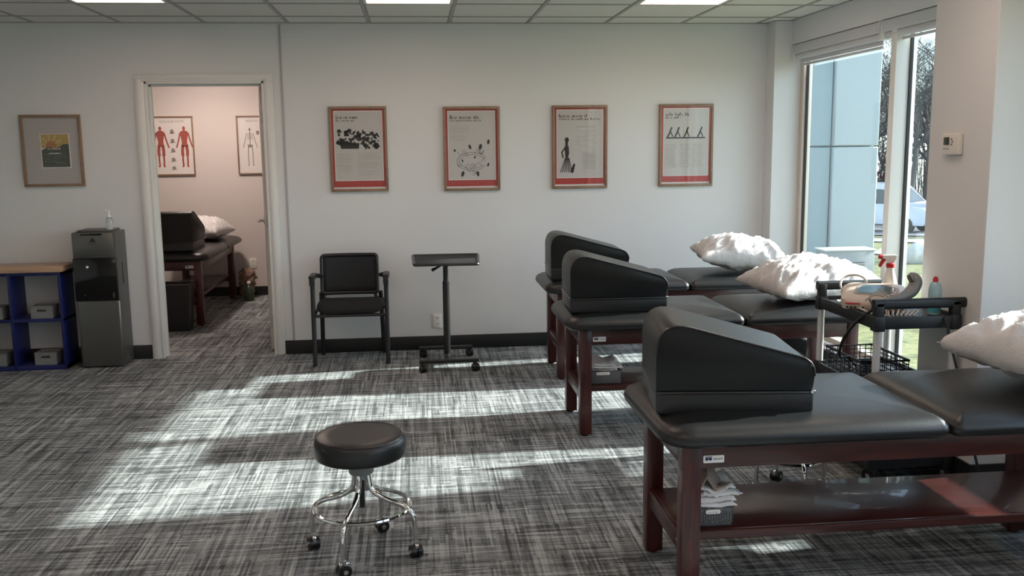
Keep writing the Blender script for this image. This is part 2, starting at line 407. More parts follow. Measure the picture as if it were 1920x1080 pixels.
for i in range(len(xs)-1):
    for j in range(len(ys)-1):
        x0, x1, y0, y1 = xs[i]+.013, xs[i+1]-.013, ys[j]+.013, ys[j+1]-.013
        if islight(xs[i], ys[j]) or x1-x0 < .05 or y1-y0 < .05: continue
        key = (round(x1-x0, 3), round(y1-y0, 3))
        if key not in tile_me:
            t = MB().box(0, 0, 0, x1-x0, y1-y0, .014, bev=.004, seg=1)
            me = bpy.data.meshes.new('ceiling_tile'); t.bm.to_mesh(me); t.bm.free(); me.materials.append(m_ceil); tile_me[key] = me
        o = bpy.data.objects.new('ceiling_tile', tile_me[key]); col.objects.link(o); o.parent = ceil
        o.location = Vector((x0, y0, CZ+.004))-ceil.location
vis = {(-2.153, 0): 'square ceiling light panel above the doorway, leftmost of the three lit ones',
       (-.323, 0): 'square ceiling light panel above the two middle posters, middle of the three lit ones',
       (1.507, 0): 'square ceiling light panel nearest the window wall, rightmost of the three lit ones'}
lp = None
for r_, y in enumerate(lightrows):
    for x in lightcols:
        if x < -3.5 and r_ == 0: continue
        if lp is None:
            lp = thing('ceiling_light', 'x', 'ceiling light', (0, 0, 0))
            fb = MB()
            for a in ((.013, .013, .597, .035), (.013, .575, .597, .597), (.013, .035, .035, .575), (.575, .035, .597, .575)):
                fb.box(a[0], a[1], 0, a[2], a[3], .02, bev=.002)
            fb.build('frame', m_trim, lp); B(.035, .035, .005, .575, .575, .012).build('diffuser', m_lens, lp, smooth=False); o = lp
        else: o = dup(lp)
        o.location = (x, y, CZ-.001); o['group'] = 'ceiling light panels'
        lb = vis.get((x, r_)); o['label'] = lb or 'square light panel in the ceiling nearer the camera, outside the picture'
# the lamp of the back room
tb = thing('ceiling_light', 'round flush ceiling light of the back room behind the doorway', 'ceiling light', (-2.15, 9.5, 2.5), world=True)
MB().lathe([(.17, 0), (.17, -.02), (.15, -.03)], (-2.15, 9.5, 2.5)).build('housing', m_trim, tb)
MB().lathe([(.15, -.028), (.13, -.05), (.07, -.065), (0, -.07)], (-2.15, 9.5, 2.5)).build('diffuser', mat('warm_lens', (.9, .85, .8), .5, emit=(1, .80, .70, 150)), tb)

# ------------------------------------------------------------------ windows in the right wall
def window(nm, y0, y1, mull, zs=.12):
    wroot = MB()
    z0, z1, xa, xb = zs, 2.372, 3.03, 3.10
    wroot.box(xa, y1-.06, z0, xb, y1, z1, .003).box(xa, y0, z0, xb, y0+.05, z1, .003).box(xa, y0, z0, xb, y1, z0+.06, .003).box(xa, y0, z1-.05, xb, y1, z1, .003)
    wr_ = struct(nm, wroot, m_winf)
    prev = y0+.05
    for k, my in enumerate(list(mull)+[None]):
        e = (my[0] if my else y1-.06)
        gk = MB()
        gk.box(3.05, e-.012, z0+.06, 3.07, e, z1-.05).box(3.05, prev, z0+.06, 3.07, prev+.012, z1-.05)
        gk.build('gasket', m_gasket, wr_)
        B(3.058, prev+.010, z0+.06, 3.064, e-.010, z1-.05).build('pane', m_glass, wr_, smooth=False)
        if my:
            MB().box(2.962, my[0], z0+.03, 3.10, my[1], z1-.03, bev=.003).build('mullion', m_winl, wr_)
            prev = my[1]
    MB().box(2.99, y0, zs, 3.03, y1, zs+.025, bev=.003).build('sill', m_winl, wr_)
    return wr_
window('window_1', 4.3, 7.21, [(5.61, 5.676)])
window('window_2', .9, 3.72, [(2.2, 2.266)], .68)
window('window_3', -1.9, .65, [(-.7, -.634)], .66)
def blind(y0, y1, label, drop=.03):
    t = thing('roller_blind', label, 'blind', (2.99, (y0+y1)/2, 2.372), world=True, group='roller blinds under the window header')
    MB().prism(rrect(2.955, 2.295, 3.02, 2.369, .012), lambda u, v, w: (u, w, v), y0, y1).build('valance', m_blind, t)
    MB().cyl((2.985, y0+.02, 2.275), (2.985, y1-.02, 2.275), .024, n=20).build('fabric_roll', m_blind, t)
    MB().box(3.005, y0+.03, 2.275-drop-.02, 3.009, y1-.03, 2.275).box(3.001, y0+.03, 2.245-drop-.012, 3.013, y1-.03, 2.245-drop+.006, bev=.003).build('bottom_bar', m_blind, t)
    for yy in (y0-.012, y1): MB().box(2.952, yy, 2.25, 3.02, yy+.012, 2.37, bev=.002).build('bracket', m_trim, t)
blind(5.83, 7.19, 'grey rolled-up roller blind over the left window pane, nearer the far corner')
blind(4.48, 5.79, 'grey rolled-up roller blind over the right window pane, beside the pier', 0)
blind(.95, 3.70, 'grey rolled-up roller blind of the nearer window outside the picture', 0)

# ------------------------------------------------------------------ treatment tables
def make_table(label, loc, rot=0, tag_side='front', group='treatment tables'):
    """local: frame 0..1.60 in x, 0..0.55 in y"""
    t = thing('treatment_table', label, 'treatment table', loc, rot, group)
    L_, W_ = 1.60, .55
    for x in (0, L_-.066):
        for y in (0, W_-.066):
            MB().box(x, y, .012, x+.066, y+.066, .605, bev=.004).cyl((x+.033, y+.033, 0), (x+.033, y+.033, .013), .02, n=12).build('leg', m_cherryleg, t)
    a = MB().box(.064, .006, .52, L_-.064, .03, .605, bev=.002); a.build('apron', m_cherry, t)
    B(.064, W_-.03, .52, L_-.064, W_-.006, .605, bev=.002).build('apron', m_cherry, t)
    for x in (.006, L_-.03): B(x, .064, .52, x+.024, W_-.064, .605, bev=.002).build('apron', m_cherry, t)
    for x in (.008, L_-.034):
        s = B(x, .062, .20, x+.026, W_-.062, .27, bev=.002).build('stretcher', m_cherry, t)
        for y in (.09,): MB().cyl((x-.002, y, .235), (x+.002, y, .235), .006, n=10).build('bolt', m_chrome, s)
    B(.02, .067, .252, L_-.02, W_-.067, .274, bev=.003).box(.066, .05, .245, L_-.066, .07, .276, bev=.002).build('shelf', m_cherry, t)
    B(.03, .03, .597, L_-.03, W_-.03, .612).build('deck', m_blackp, t)
    rg = [(.055, .606), (.02, .612), (.004, .625), (0, .640), (.004, .655), (.014, .669), (.038, .683), (.08, .693), (.14, .700), (.21, .704)]
    MB().pad(-.085, -.075, .915, W_+.085, .05, rg, rl=.11, rr=.035, dome=.003).build('leg_cushion', m_vinyl, t, ang=80)
    rg2 = [(.055, .606), (.02, .612), (.004, .625), (0, .640), (.006, .655), (.025, .672), (.055, .685), (.10, .694), (.16, .699), (.23, .701)]
    MB().pad(.920, -.075, 1.74, W_+.085, .05, rg2, rl=.035, rr=.09, dome=.002).build('back_cushion', m_vinyl, t, ang=80)
    # maker's tag
    if tag_side == 'front': fn = lambda u, v, w: (.072+u, .0055-w, .548+v)
    else: fn = lambda u, v, w: (.0055-w, .11+.0-u+.03, .548+v)
    pl = MB().prism(rrect(0, -.008, .072, .018, .003), fn, 0, .0025).build('maker_tag', m_paperw, t, label='small white maker tag')
    lg = MB()
    for cx, rx in ((.0115, .006), (.0235, .006)): lg.prism([(cx+rx*cos(2*pi*k/14), .006+.0058*sin(2*pi*k/14)) for k in range(14)], fn, .0024, .0032)
    lg.prism([(.0175+.014*cos(2*pi*k/16), .0135+.0012*sin(2*pi*k/16)) for k in range(16)], fn, .0024, .0030)
    lg.build('logo', m_navy, pl, smooth=False)
    tx = MB(); random.seed(3)
    for k in range(9):
        x = .034+k*.0037; hgt = random.choice((.0045, .0045, .0075))
        tx.prism([(x, .002), (x+.0024, .002), (x+.0024, .002+hgt), (x, .002+hgt)], fn, .0024, .003)
    tx.build('lettering', m_inkg, pl, smooth=False)
    return t
T3 = make_table('cherry wood treatment table with black cushion nearest the camera', (.871, 2.945, 0))
T2 = dup(T3); T2.location = (.875, 4.955, 0); T2['label'] = 'cherry wood treatment table with black cushion, middle of the three along the window'
T1 = dup(T3); T1.location = (.945, 6.245, 0); T1['label'] = 'cherry wood treatment table with black cushion, farthest of the three, next to the back wall'
T4 = make_table('dark treatment table with black cushion standing in the back room beyond the doorway', (-1.985, 8.73, 0), rad(90), 'end')

def make_bolster(label, loc, rot, depth=.40, L_=.54, H1=.335, H2=.20):
    t = thing('wedge_bolster', label, 'bolster', loc, rot, 'black wedge bolsters on the treatment tables')
    P = fillet([(0, .08), (0, H1), (.09, H1), (L_, H2), (L_, .08)][0:1]+[(0, H1+.002), (L_, H2-.012), (L_, .08)], [0, .13, .07, 0], 8)
    Pb = fillet([(.012, 0), (0, .012), (0, .074), (L_, .074), (L_, .012), (L_-.012, 0)], [0]*6)
    fn = lambda u, v, w: (u, w, v)
    MB().prism([tuple(p) for p in P], fn, 0, depth, bev=.008, seg=3).build('wedge_cover', m_vinyl2, t, ang=50)
    MB().prism([tuple(p) for p in Pb], fn, .004, depth-.004, bev=.006, seg=2).build('base_panel', m_vinyl, t)
    path = [(0, 0, .077), (L_, 0, .077), (L_, depth, .077), (0, depth, .077)]
    q = []
    for i, p in enumerate(path):
        a = Vector(path[i-1]); b = Vector(path[(i+1) % 4]); p = Vector(p)
        for tt in (0, .5, 1):
            A = p+(a-p).normalized()*.015; Bq = p+(b-p).normalized()*.015; q.append((1-tt)**2*A+2*tt*(1-tt)*p+tt*tt*Bq)
    MB().tube(q, .0055, n=8, closed=True).build('piping', m_pipe, t)
    e = []
    for P_ in P: e.append((P_[0], -.001, P_[1]))
    MB().tube(e[1:-1], .0035, n=6).build('front_seam', m_pipe, t)
    MB().box(L_-.012, -.006, .074, L_+.004, .002, .086, bev=.002).build('zipper_pull', m_chrome, t)
    return t
CT = .692
def bevel_place(): pass
make_bolster('large black wedge bolster on the treatment table nearest the camera', (.80, 3.04, CT-.004), rad(-7), .41)
make_bolster('black wedge bolster on the middle treatment table', (.828, 4.99, CT+.004), rad(-2), .40)
make_bolster('black wedge bolster on the farthest treatment table, before the back wall', (.905, 6.27, CT+.004), rad(-2), .40)
make_bolster('black wedge bolster on the table in the back room beyond the doorway', (-2.04, 8.72, CT+.004), rad(90), .52, .50, .40, .20)

# ------------------------------------------------------------------ pillows
def make_pillow(label, loc, rot, a, b, h, seed, tilt=(0, 0), m=m_white, group='white pillows', pw_=.54):
    bm = bmesh.new(); N = 44; V = {}
    def P(i, j, top):
        u = -1+2*i/N; v = -1+2*j/N
        ed = (1-abs(u)**2.6)*(1-abs(v)**2.6)
        th = max(ed, 0)**pw_
        x = a*u*(1-.07*(1-abs(v)**2)*abs(u)**3+.03*abs(v)**3); y = b*v*(1-.09*(1-abs(u)**2)*abs(v)**3+.03*abs(u)**3)
        ang = atan2(v, u); r = max(abs(u), abs(v))
        wr_ = noise.noise(Vector((ang*4.2, r*1.1, seed)))*.75+abs(noise.noise(Vector((u*3.1+seed, v*2.4, seed*2))))*-.8
        wr2 = abs(noise.noise(Vector((u*1.6+v*2.2, (v-u)*7, seed+9))))
        wr3 = abs(noise.noise(Vector((ang*9, r*2.2, seed+21))))
        wv = (wr_*.14*(.25+r)-wr2*.17-wr3*.07*r)*min(1, ed*4)
        z = h*(th*(.74 if top else -.34)*(1+noise.noise(Vector((u*1.5, v*1.5, seed+3)))*.25))+(h*wv if top else -h*wv*.7)
        if top: z += h*.05
        else: z = min(z, h*.02)
        return Vector((x, y, z))
    for top in (1, 0):
        for i in range(N+1):
            for j in range(N+1):
                edge = i in (0, N) or j in (0, N)
                if edge and not top: V[0, i, j] = V[1, i, j]; continue
                V[top, i, j] = bm.verts.new(P(i, j, top))
        for i in range(N):
            for j in range(N):
                q = [V[top, i, j], V[top, i+1, j], V[top, i+1, j+1], V[top, i, j+1]]
                bm.faces.new(q if top else q[::-1])
    mb = MB(); mb.bm.free(); mb.bm = bm
    mb.xf(Matrix.Rotation(tilt[0], 4, 'X') @ Matrix.Rotation(tilt[1], 4, 'Y'))
    zm = min(v.co.z for v in bm.verts); mb.xf(Matrix.Translation((0, 0, -zm)))
    o = mb.build('pillow', m, None, ang=180)
    o.location = loc; o.rotation_euler = (0, 0, rot)
    return tag(o, label, 'pillow', group)
make_pillow('white pillow on the farthest treatment table, before the back wall', (2.325, 6.50, .696), rad(-6), .325, .23, .225, 3, (rad(4), rad(6)))
make_pillow('white pillow on the middle treatment table, partly behind the cart', (2.32, 5.25, .696), rad(12), .36, .25, .225, 8, (rad(3), rad(0)))
make_pillow('large wrinkled white pillow on the nearest table, cut by the right edge', (2.455, 3.23, .698), rad(24), .40, .27, .235, 14, (rad(5), rad(3)), pw_=.44)
make_pillow('white pillow on the table in the back room beyond the doorway', (-2.19, 9.92, .695), rad(80), .27, .22, .22, 21, (0, 0))

# ------------------------------------------------------------------ rolling stools
def caster(mb, p, a, r=.024, w=.022, fork=None):
    """twin wheel at p (floor point), yaw a"""
    p = Vector(p); ax = Vector((cos(a), sin(a), 0))
    for s in (-1, 1):
        c = p+Vector((0, 0, r))+ax*s*w*.5
        mb.cyl(c-ax*w*.42*.9, c+ax*w*.42*.9, r, n=20)
    if fork is not None:
        fork.cyl(p+Vector((0, 0, r))-ax*w*1.05, p+Vector((0, 0, r))+ax*w*1.05, r*.35, n=12)
        fork.box(-w*.35, -r*.7, r*1.0, w*.35, r*.9, r*2.15, bev=.003, m=Matrix.Translation(p)@Matrix.Rotation(a, 4, 'Z'))
        fork.cyl(p+Vector((0, 0, r*2)), p+Vector((0, 0, r*2.6)), r*.45, n=12)
def make_stool(label, loc, angs, zt=.495, q=1):
    t = thing('rolling_stool', label, 'stool', loc, 0, 'rolling stools')
    MB().lathe([(.02, zt-.088), (.166, zt-.088), (.176, zt-.082), (.180, zt-.07), (.181, zt-.03), (.177, zt-.012), (.166, zt-.002), (.12, zt+.002), (0, zt+.003)], n=56).build('seat', m_vinyl, t, ang=60)
    MB().lathe([(.166, zt-.0035), (.1705, zt-.0005), (.173, zt-.006), (.168, zt-.009)], n=56).build('seat_piping', m_pipe, t)
    MB().lathe([(.05, zt-.089), (.05, zt-.152), (.046, zt-.158), (.03, zt-.160), (.03, zt-.18)], n=28).build('hub', m_alu, t)
    for a in angs:
        d = Vector((cos(a), sin(a), 0))
        pts = smoothpath([d*.028+Vector((0, 0, zt-.155)), d*.031+Vector((0, 0, zt-.185)), d*.045+Vector((0, 0, zt-.230)), d*.10+Vector((0, 0, zt-.262)), d*.165+Vector((0, 0, zt-.282)), d*.205+Vector((0, 0, zt-.315)), d*.217+Vector((0, 0, zt-.37)), d*.217+Vector((0, 0, .065))], 5)
        pts = [Vector((p.x*q, p.y*q, p.z)) for p in pts]
        lg = MB().tube(pts, .0105, n=10).build('leg', m_chrome, t)
        w_ = MB(); fk = MB(); caster(w_, d*.217*q, a+.7, .026, .024, fk)
        c = w_.build('caster', m_castb, lg); fk.build('caster_fork', m_chrome, lg)
    MB().cyl((0, 0, zt-.15), (0, 0, zt-.30), .011, n=12).build('spindle', m_frameb, t)
    MB().tube([(.188*q*cos(2*pi*k/48), .188*q*sin(2*pi*k/48), zt-.297) for k in range(48)], .0085, n=8, closed=True).build('foot_ring', m_chrome, t)
    return t
a0 = atan2(3.407-3.59, -.304+.247)
make_stool('round black rolling stool with chrome legs, alone on the carpet', (-.247, 3.588, 0), [a0, a0+pi/2, a0+pi, a0-pi/2])
make_stool('chrome-legged rolling stool mostly hidden behind the nearest treatment table', (1.69, 3.99, 0), [rad(90), rad(180), rad(270), rad(0)], .475, .75)

# ------------------------------------------------------------------ guest chair
ch = thing('guest_chair', 'black mesh-back guest chair with arms by the back wall', 'chair', (-.52, 7.12, 0), world=True)
def lg(x0, y0, x1, y1, z1): return MB().tube([(x0, y0, 0), (x1, y1, z1)], .017, n=12, flat=.75)
lg(-.785, 6.925, -.79, 6.99, .64).build('leg', m_frameb, ch); lg(-.243, 6.925, -.245, 6.99, .64).build('leg', m_frameb, ch)
lg(-.765, 7.33, -.745, 7.18, .52).build('leg', m_frameb, ch); lg(-.285, 7.33, -.295, 7.18, .52).build('leg', m_frameb, ch)
for x, s in ((-.79, 1), (-.245, -1)):
    MB().tube(smoothpath([(x, 6.975, .62), (x, 6.985, .655), (x+s*.003, 7.05, .66), (x+s*.012, 7.16, .655), (x+s*.045, 7.22, .64)]), .017, n=10).build('arm_frame', m_frameb, ch)
    B(x-.024, 6.962, .60, x+.024, 7.16, .672, bev=.02, seg=3).build('armrest_pad', m_frameb, ch) if 0 else MB().pad(x-.026, 6.955, x+.026, 7.17, .024, [(.006, .648), (0, .655), (0, .668), (.006, .675)]).build('armrest_pad', m_blackp, ch)
    B(x-.02, 6.957, .60, x+.02, 6.985, .665, bev=.008).build('armrest_cap', m_blackp, ch)
# backrest: curved frame + mesh
bf = MB()
def bk(u, z): return Vector((-.53+u, 7.215+.05*(z-.5)/.3+.02-.28*u*u*2, z))
loop = [bk(x, z) for x, z in [(p[0], p[1]) for p in rrect(-.212, .505, .212, .795, .022, 3)]]
dense = []
for i in range(len(loop)):
    a = loop[i]; b = loop[(i+1) % len(loop)]; n_ = max(1, int((b-a).length/.05))
    for k in range(n_):
        p = a.lerp(b, k/n_); dense.append(bk(p.x+.53, p.z))
bf.tube(dense, .014, n=10, closed=True); bf.build('back_frame', m_frameb, ch)
ms = MB(); G = [[ms.bm.verts.new(bk(-.205+.41*i/12, .512+.277*j/6)) for j in range(7)] for i in range(13)]
for i in range(12):
    for j in range(6): ms.bm.faces.new((G[i][j], G[i+1][j], G[i+1][j+1], G[i][j+1]))
ob = ms.build('back_mesh', m_mesh, ch); md = ob.modifiers.new('s', 'SOLIDIFY'); md.thickness = .006; md.offset = 0
for x in (-.72, -.34): MB().tube([(x-.02 if x < -.5 else x+.02, 7.19, .40), (x, 7.225, .52)], .014, n=10).build('back_support', m_frameb, ch)
seat = MB().pad(-.765, 6.925, -.265, 7.30, .07, [(.03, .385), (.006, .395), (0, .415), (.006, .435), (.03, .45), (.09, .456)], dome=.001)
for v in seat.bm.verts: v.co.z -= 1.2*(v.co.x+.515)**2*-.35*1.0 - 0; v.co.z -= .02*max(0, (7.0-v.co.y))/.08
seat.build('seat', m_fabric, ch, ang=60)
MB().tube([(-.785, 6.95, .375), (-.245, 6.95, .375)], .012, n=8).tube([(-.765, 7.22, .385), (-.27, 7.22, .385)], .012, n=8).build('seat_rail', m_frameb, ch)
for x in (-.78, -.25): MB().tube([(x, 6.95, .38), (x, 7.22, .39)], .012, n=8).build('seat_rail', m_frameb, ch)

# ------------------------------------------------------------------ rolling overbed table
ot = thing('overbed_table', 'small black rolling table with a single post, before the back wall', 'rolling table', (.2, 6.84, 0), world=True)
MB().prism([(-.04, 7.10), (-.028, 6.52), (.422, 6.50), (.455, 7.09)], lambda u, v, w: (u, v, w), .787, .797).build('tabletop', m_tray, ot, smooth=False)
rim = [(-.04, 7.10), (-.028, 6.52), (.422, 6.50), (.455, 7.09)]
rp = fillet(rim, [.02]*4, 3)
MB().tube([(p[0], p[1], .795) for p in rp], .011, n=8, closed=True).build('rim', m_frameb, ot)
MB().cyl((.2, 6.84, .60), (.2, 6.84, .788), .019, n=16).build('inner_post', m_frameb, ot)
MB().cyl((.2, 6.84, .08), (.2, 6.84, .63), .025, n=18).build('outer_post', m_frameb, ot)
MB().box(.15, 6.74, .772, .25, 6.94, .787, bev=.003).build('top_bracket', m_frameb, ot)
MB().tube([(.19, 6.80, .765), (.14, 6.76, .745), (.10, 6.74, .728)], .008, n=8, radii=[.006, .008, .013]).build('height_lever', m_frameb, ot)
MB().box(-.01, 6.60, .065, .42, 6.64, .09, bev=.006).build('front_foot', m_frameb, ot)
MB().box(-.01, 7.06, .065, .40, 7.10, .09, bev=.006).build('rear_foot', m_frameb, ot)
MB().box(.18, 6.62, .06, .22, 7.08, .085, bev=.004).build('foot_bar', m_frameb, ot)
for x, y in ((.015, 6.60), (.395, 6.60), (.02, 7.10), (.38, 7.10)):
    w_ = MB(); fk = MB(); caster(w_, (x, y, 0), .3, .029, .026, fk); c = w_.build('caster', m_castb, ot); fk.build('caster_fork', m_frameb, c)

# outlet
def outlet(x, y, z, label):
    t = thing('wall_outlet', label, 'outlet', (x, y, z), world=True)
    B(x-.037, y-.007, z-.058, x+.037, y, z+.058, bev=.003).build('cover_plate', m_outlet, t)
    for dz in (-.024, .024):
        s = MB().prism(rrect(x-.018, z+dz-.016, x+.018, z+dz+.016, .008), lambda u, v, w: (u, w, v), y-.010, y-.006).build('socket', m_outlet, t)
        MB().box(x-.009, y-.0105, z+dz-.004, x-.006, y-.0098, z+dz+.008).box(x+.006, y-.0105, z+dz-.004, x+.009, y-.0098, z+dz+.008).box(x-.002, y-.0105, z+dz-.012, x+.002, y-.0098, z+dz-.007).build('slots', m_ink, s)
outlet(.14, WY, .232, 'white wall outlet behind the small rolling table')
outlet(-1.83, 10.55, .36, 'small white wall outlet low in the back room')

# ------------------------------------------------------------------ framed posters
def frame_parts(t, x0, z0, x1, z1, y, fw=.02):
    fr = MB()
    for a in ((x0, z0, x1, z0+fw), (x0, z1-fw, x1, z1), (x0, z0+fw, x0+fw, z1-fw), (x1-fw, z0+fw, x1, z1-fw)):
        fr.box(a[0], y-.022, a[1], a[2], y, a[3], bev=.002)
    fr.build('frame', m_oak, t)
    B(x0+fw, y-.006, z0+fw, x1-fw, y-.002, z1-fw).build('backing', m_paperw, t, smooth=False)
    B(x0+fw, y-.0165, z0+fw, x1-fw, y-.0145, z1-fw).build('glazing', m_pglass, t, smooth=False)
def flat(mb, pts, y): mb.prism(pts, lambda u, v, w: (u, w, v), y-.0006, y); return mb
def ell(cx, cz, rx, rz, n=12, a=0): return [(cx+rx*cos(2*pi*k/n)*cos(a)-rz*sin(2*pi*k/n)*sin(a), cz+rx*cos(2*pi*k/n)*sin(a)+rz*sin(2*pi*k/n)*cos(a)) for k in range(n)]
def rect(x0, z0, x1, z1): return [(x0, z0), (x1, z0), (x1, z1), (x0, z1)]
def stroke(pts, w):
    L_ = []; R_ = []
    for i, p in enumerate(pts):
        a = pts[max(0, i-1)]; b = pts[min(len(pts)-1, i+1)]; dx, dz = b[0]-a[0], b[1]-a[1]; l = sqrt(dx*dx+dz*dz) or 1
        L_.append((p[0]-dz/l*w, p[1]+dx/l*w)); R_.append((p[0]+dz/l*w, p[1]-dx/l*w))
    return L_+R_[::-1]
def words(mb, x, z, W, h, y, seed, dens=.9):
    r = random.Random(seed); cx = x
    while cx < x+W:
        for _ in range(r.randint(2, 7)):
            cw = h*r.uniform(.45, .75)
            if cx+cw > x+W: break
            hh = h*r.choice((.62, .62, .62, 1)); flat(mb, rect(cx, z, cx+cw*.42, z+hh), y)
            if r.random() < .7: flat(mb, rect(cx+cw*.42, z+(0 if r.random() < .5 else hh*.6), cx+cw*.8, z+(hh*.4 if r.random() < .5 else hh)), y)
            cx += cw
        cx += h*.45
def poster(cx, zc, label, kind):
    W, H = .443, .652; x0, x1, z0, z1 = cx-W/2, cx+W/2, zc-H/2, zc+H/2; y = WY-.001
    t = thing('framed_poster', label, 'poster', (cx, y, z0), world=True, group='red-bordered posters on the back wall')
    frame_parts(t, x0, z0, x1, z1, y)
    rx0, rx1, rz0, rz1 = x0+.02, x1-.02, z0+.034, z1-.02
    yb = y-.0065
    flat(MB(), rect(rx0, rz0, rx1, rz1), yb).build('red_border', m_red, t, smooth=False)
    sx0, sx1, sz0, sz1 = rx0+.015, rx1-.014, rz0+.048, rz1-.012
    flat(MB(), rect(sx0, sz0, sx1, sz1), yb-.001).build('white_edge', m_paperw, t, smooth=False)
    flat(MB(), rect(sx0+.006, sz0+.006, sx1-.006, sz1-.006), yb-.002).build('sheet', m_paper, t, smooth=False)
    yb2 = yb-.0032; S = sx1-sx0
    X = lambda u: sx0+u*S
    Z = lambda v: sz0+v*(sz1-sz0)
    hd = MB(); words(hd, X(.05), Z(.885), S*{1: .48, 2: .66, 3: .62, 4: .52}[kind], .026, yb2, kind*3+1)
    words(hd, X(.05), Z(.848), S*{1: .40, 2: .68, 3: .9, 4: .36}[kind], .016, yb2, kind*5+2); hd.build('heading', m_muted, t, smooth=False)
    art = MB(); tx = MB(); r = random.Random(kind*11)
    if kind == 1:
        for k in range(95):
            u = r.uniform(.07, .92); v = r.uniform(.50, .72)-(.03 if u > .6 else 0)
            flat(art, ell(X(u), Z(v), S*r.uniform(.012, .035), S*r.uniform(.02, .055), 8, r.uniform(0, 3)), yb2)
        flat(art, [(X(.14), Z(.46)), (X(.50), Z(.46)), (X(.52), Z(.54)), (X(.10), Z(.56))], yb2); flat(art, ell(X(.86), Z(.5), S*.06, S*.07), yb2)
        for k in range(10):
            if k != 5: words(tx, X(.05), Z(.38-k*.026), S*r.uniform(.26, .32), .007, yb2, k+40)
        for k in range(13):
            if k not in (4, 9): words(tx, X(.48), Z(.39-k*.026), S*r.uniform(.3, .46), .007, yb2, k+60)
    elif kind == 2:
        for k in range(7): words(tx, X(.05), Z(.77-k*.028-(.03 if k > 3 else 0)), S*(.40 if k < 4 else .32), .007, yb2, k+80)
        for u, v, a in ((.14, .43, .045), (.56, .33, .04), (.84, .22, .04), (.46, .48, .05), (.68, .48, .06), (.30, .09, .06), (.62, .09, .055), (.85, .55, .05), (.30, .28, .03)):
            flat(art, ell(X(u), Z(v), S*a*.55, S*a*1.05 if v not in (.43, .33) else S*a*.6, 10, r.uniform(-.4, .4)), yb2)
        for k in range(16):
            u = r.uniform(.15, .8); v = r.uniform(.08, .42); pts = []
            for q in range(6): pts.append((X(min(.93, u+q*.022+r.uniform(-.008, .008))), Z(v+.03*sin(q*1.1+k))))
            flat(art, stroke(pts, .0012), yb2)
        for rx_, rz_ in ((.32, .13), (.27, .10)):
            pts = [(X(.5+rx_*cos(a/10)), Z(.27+rz_*sin(a/10))) for a in range(4, 60, 3)]; flat(art, stroke(pts, .0013), yb2)
    elif kind == 3:
        flat(art, ell(X(.22), Z(.56), S*.045, S*.055), yb2); flat(art, ell(X(.215), Z(.50), S*.03, S*.06), yb2)
        flat(art, [(X(.17), Z(.47)), (X(.26), Z(.47)), (X(.27), Z(.36)), (X(.24), Z(.30)), (X(.19), Z(.30)), (X(.18), Z(.36))], yb2)
        flat(art, stroke([(X(.19), Z(.45)), (X(.11), Z(.38)), (X(.14), Z(.30))], .006), yb2)
        flat(art, [(X(.37), Z(.22)), (X(.40), Z(.20)), (X(.36), Z(.08)), (X(.30), Z(.08)), (X(.32), Z(.15))], yb2)
        for k in range(7): flat(art, stroke([(X(.19+k*.012), Z(.30)), (X(.08+k*.042), Z(.085))], .0028), yb2)
        for k in range(9): words(tx, X(.55), Z(.36-k*.028), S*.3, .007, yb2, k+20)
        for k in range(6): flat(tx, stroke([(X(.42+.09*q), Z(.72-k*.07-.05*sin(q*.7+k))) for q in range(6)], .001), yb2)
        words(tx, X(.42), Z(.74), S*.42, .01, yb2, 4)
    else:
        flat(art, rect(X(.06), Z(.555), X(.92), Z(.575)), yb2)
        for u in (.14, .30, .50, .80):
            flat(art, stroke([(X(u-.05), Z(.575)), (X(u), Z(.64)), (X(u+.03), Z(.70))], .006), yb2); flat(art, ell(X(u+.04), Z(.71), S*.018, S*.022), yb2)
            flat(art, stroke([(X(u+.01), Z(.67)), (X(u+.07), Z(.58))], .004), yb2)
        for u in (.05, .37, .66):
            for k in range(12): words(tx, X(u), Z(.46-k*.03), S*r.uniform(.2, .26), .008, yb2, k+int(u*100))
    art.build('illustration', m_ink, t, smooth=False); tx.build('small_print', m_inkl, t, smooth=False)
    ft = MB(); flat(ft, ell(rx0+.045, rz0+.026, .006, .006), yb-.001); words(ft, rx0+.062, rz0+.021, .20, .009, yb-.001, kind)
    ft.build('footer_print', mat('footer_pink%d' % kind, (.50, .10, .08), .6), t, smooth=False)
poster(-.434, 1.604, 'red-bordered framed poster with a black crowd drawing, above the guest chair', 1)
poster(.443, 1.597, 'red-bordered framed poster with dotted curly figures, above the small rolling table', 2)
poster(1.302, 1.600, 'red-bordered framed poster with a dark figure in a long skirt, third from the left', 3)
poster(2.165, 1.604, 'red-bordered framed poster with figures on a black line, nearest the window', 4)

# small framed print on the left wall part
lx0, lx1, lz0, lz1 = -2.926, -2.490, 1.353, 1.886; y = WY-.001
t = thing('framed_print', 'oak-framed small sunrise landscape print in a wide mat, above the water cooler', 'picture', ((lx0+lx1)/2, y, lz0), world=True)
frame_parts(t, lx0, lz0, lx1, lz1, y)
m_mat = mat('picture_mat', (.50, .465, .45), .8)
flat(MB(), rect(lx0+.02, lz0+.02, lx1-.02, lz1-.02), y-.0065).build('mat_board', m_mat, t, smooth=False)
px0, px1, pz0, pz1 = -2.785, -2.588, 1.498, 1.742
flat(MB(), rect(px0-.008, pz0-.008, px1+.008, pz1+.004), y-.0075).build('print_margin', m_paperw, t, smooth=False)
flat(MB(), rect(px0, 1.64, px1, pz1), y-.0085).build('sky_print', mat('print_gold', (.50, .34, .09), .7), t, smooth=False)
rb = MB(); cx = px0+.07
for a in (25, 60, 95, 130, 160):
    A = rad(a); A2 = rad(a+13); Rr = .085
    flat(rb, [(cx, 1.655), (cx+Rr*cos(A), 1.655+Rr*sin(A)), (cx+Rr*cos(A2), 1.655+Rr*sin(A2))], y-.0092)
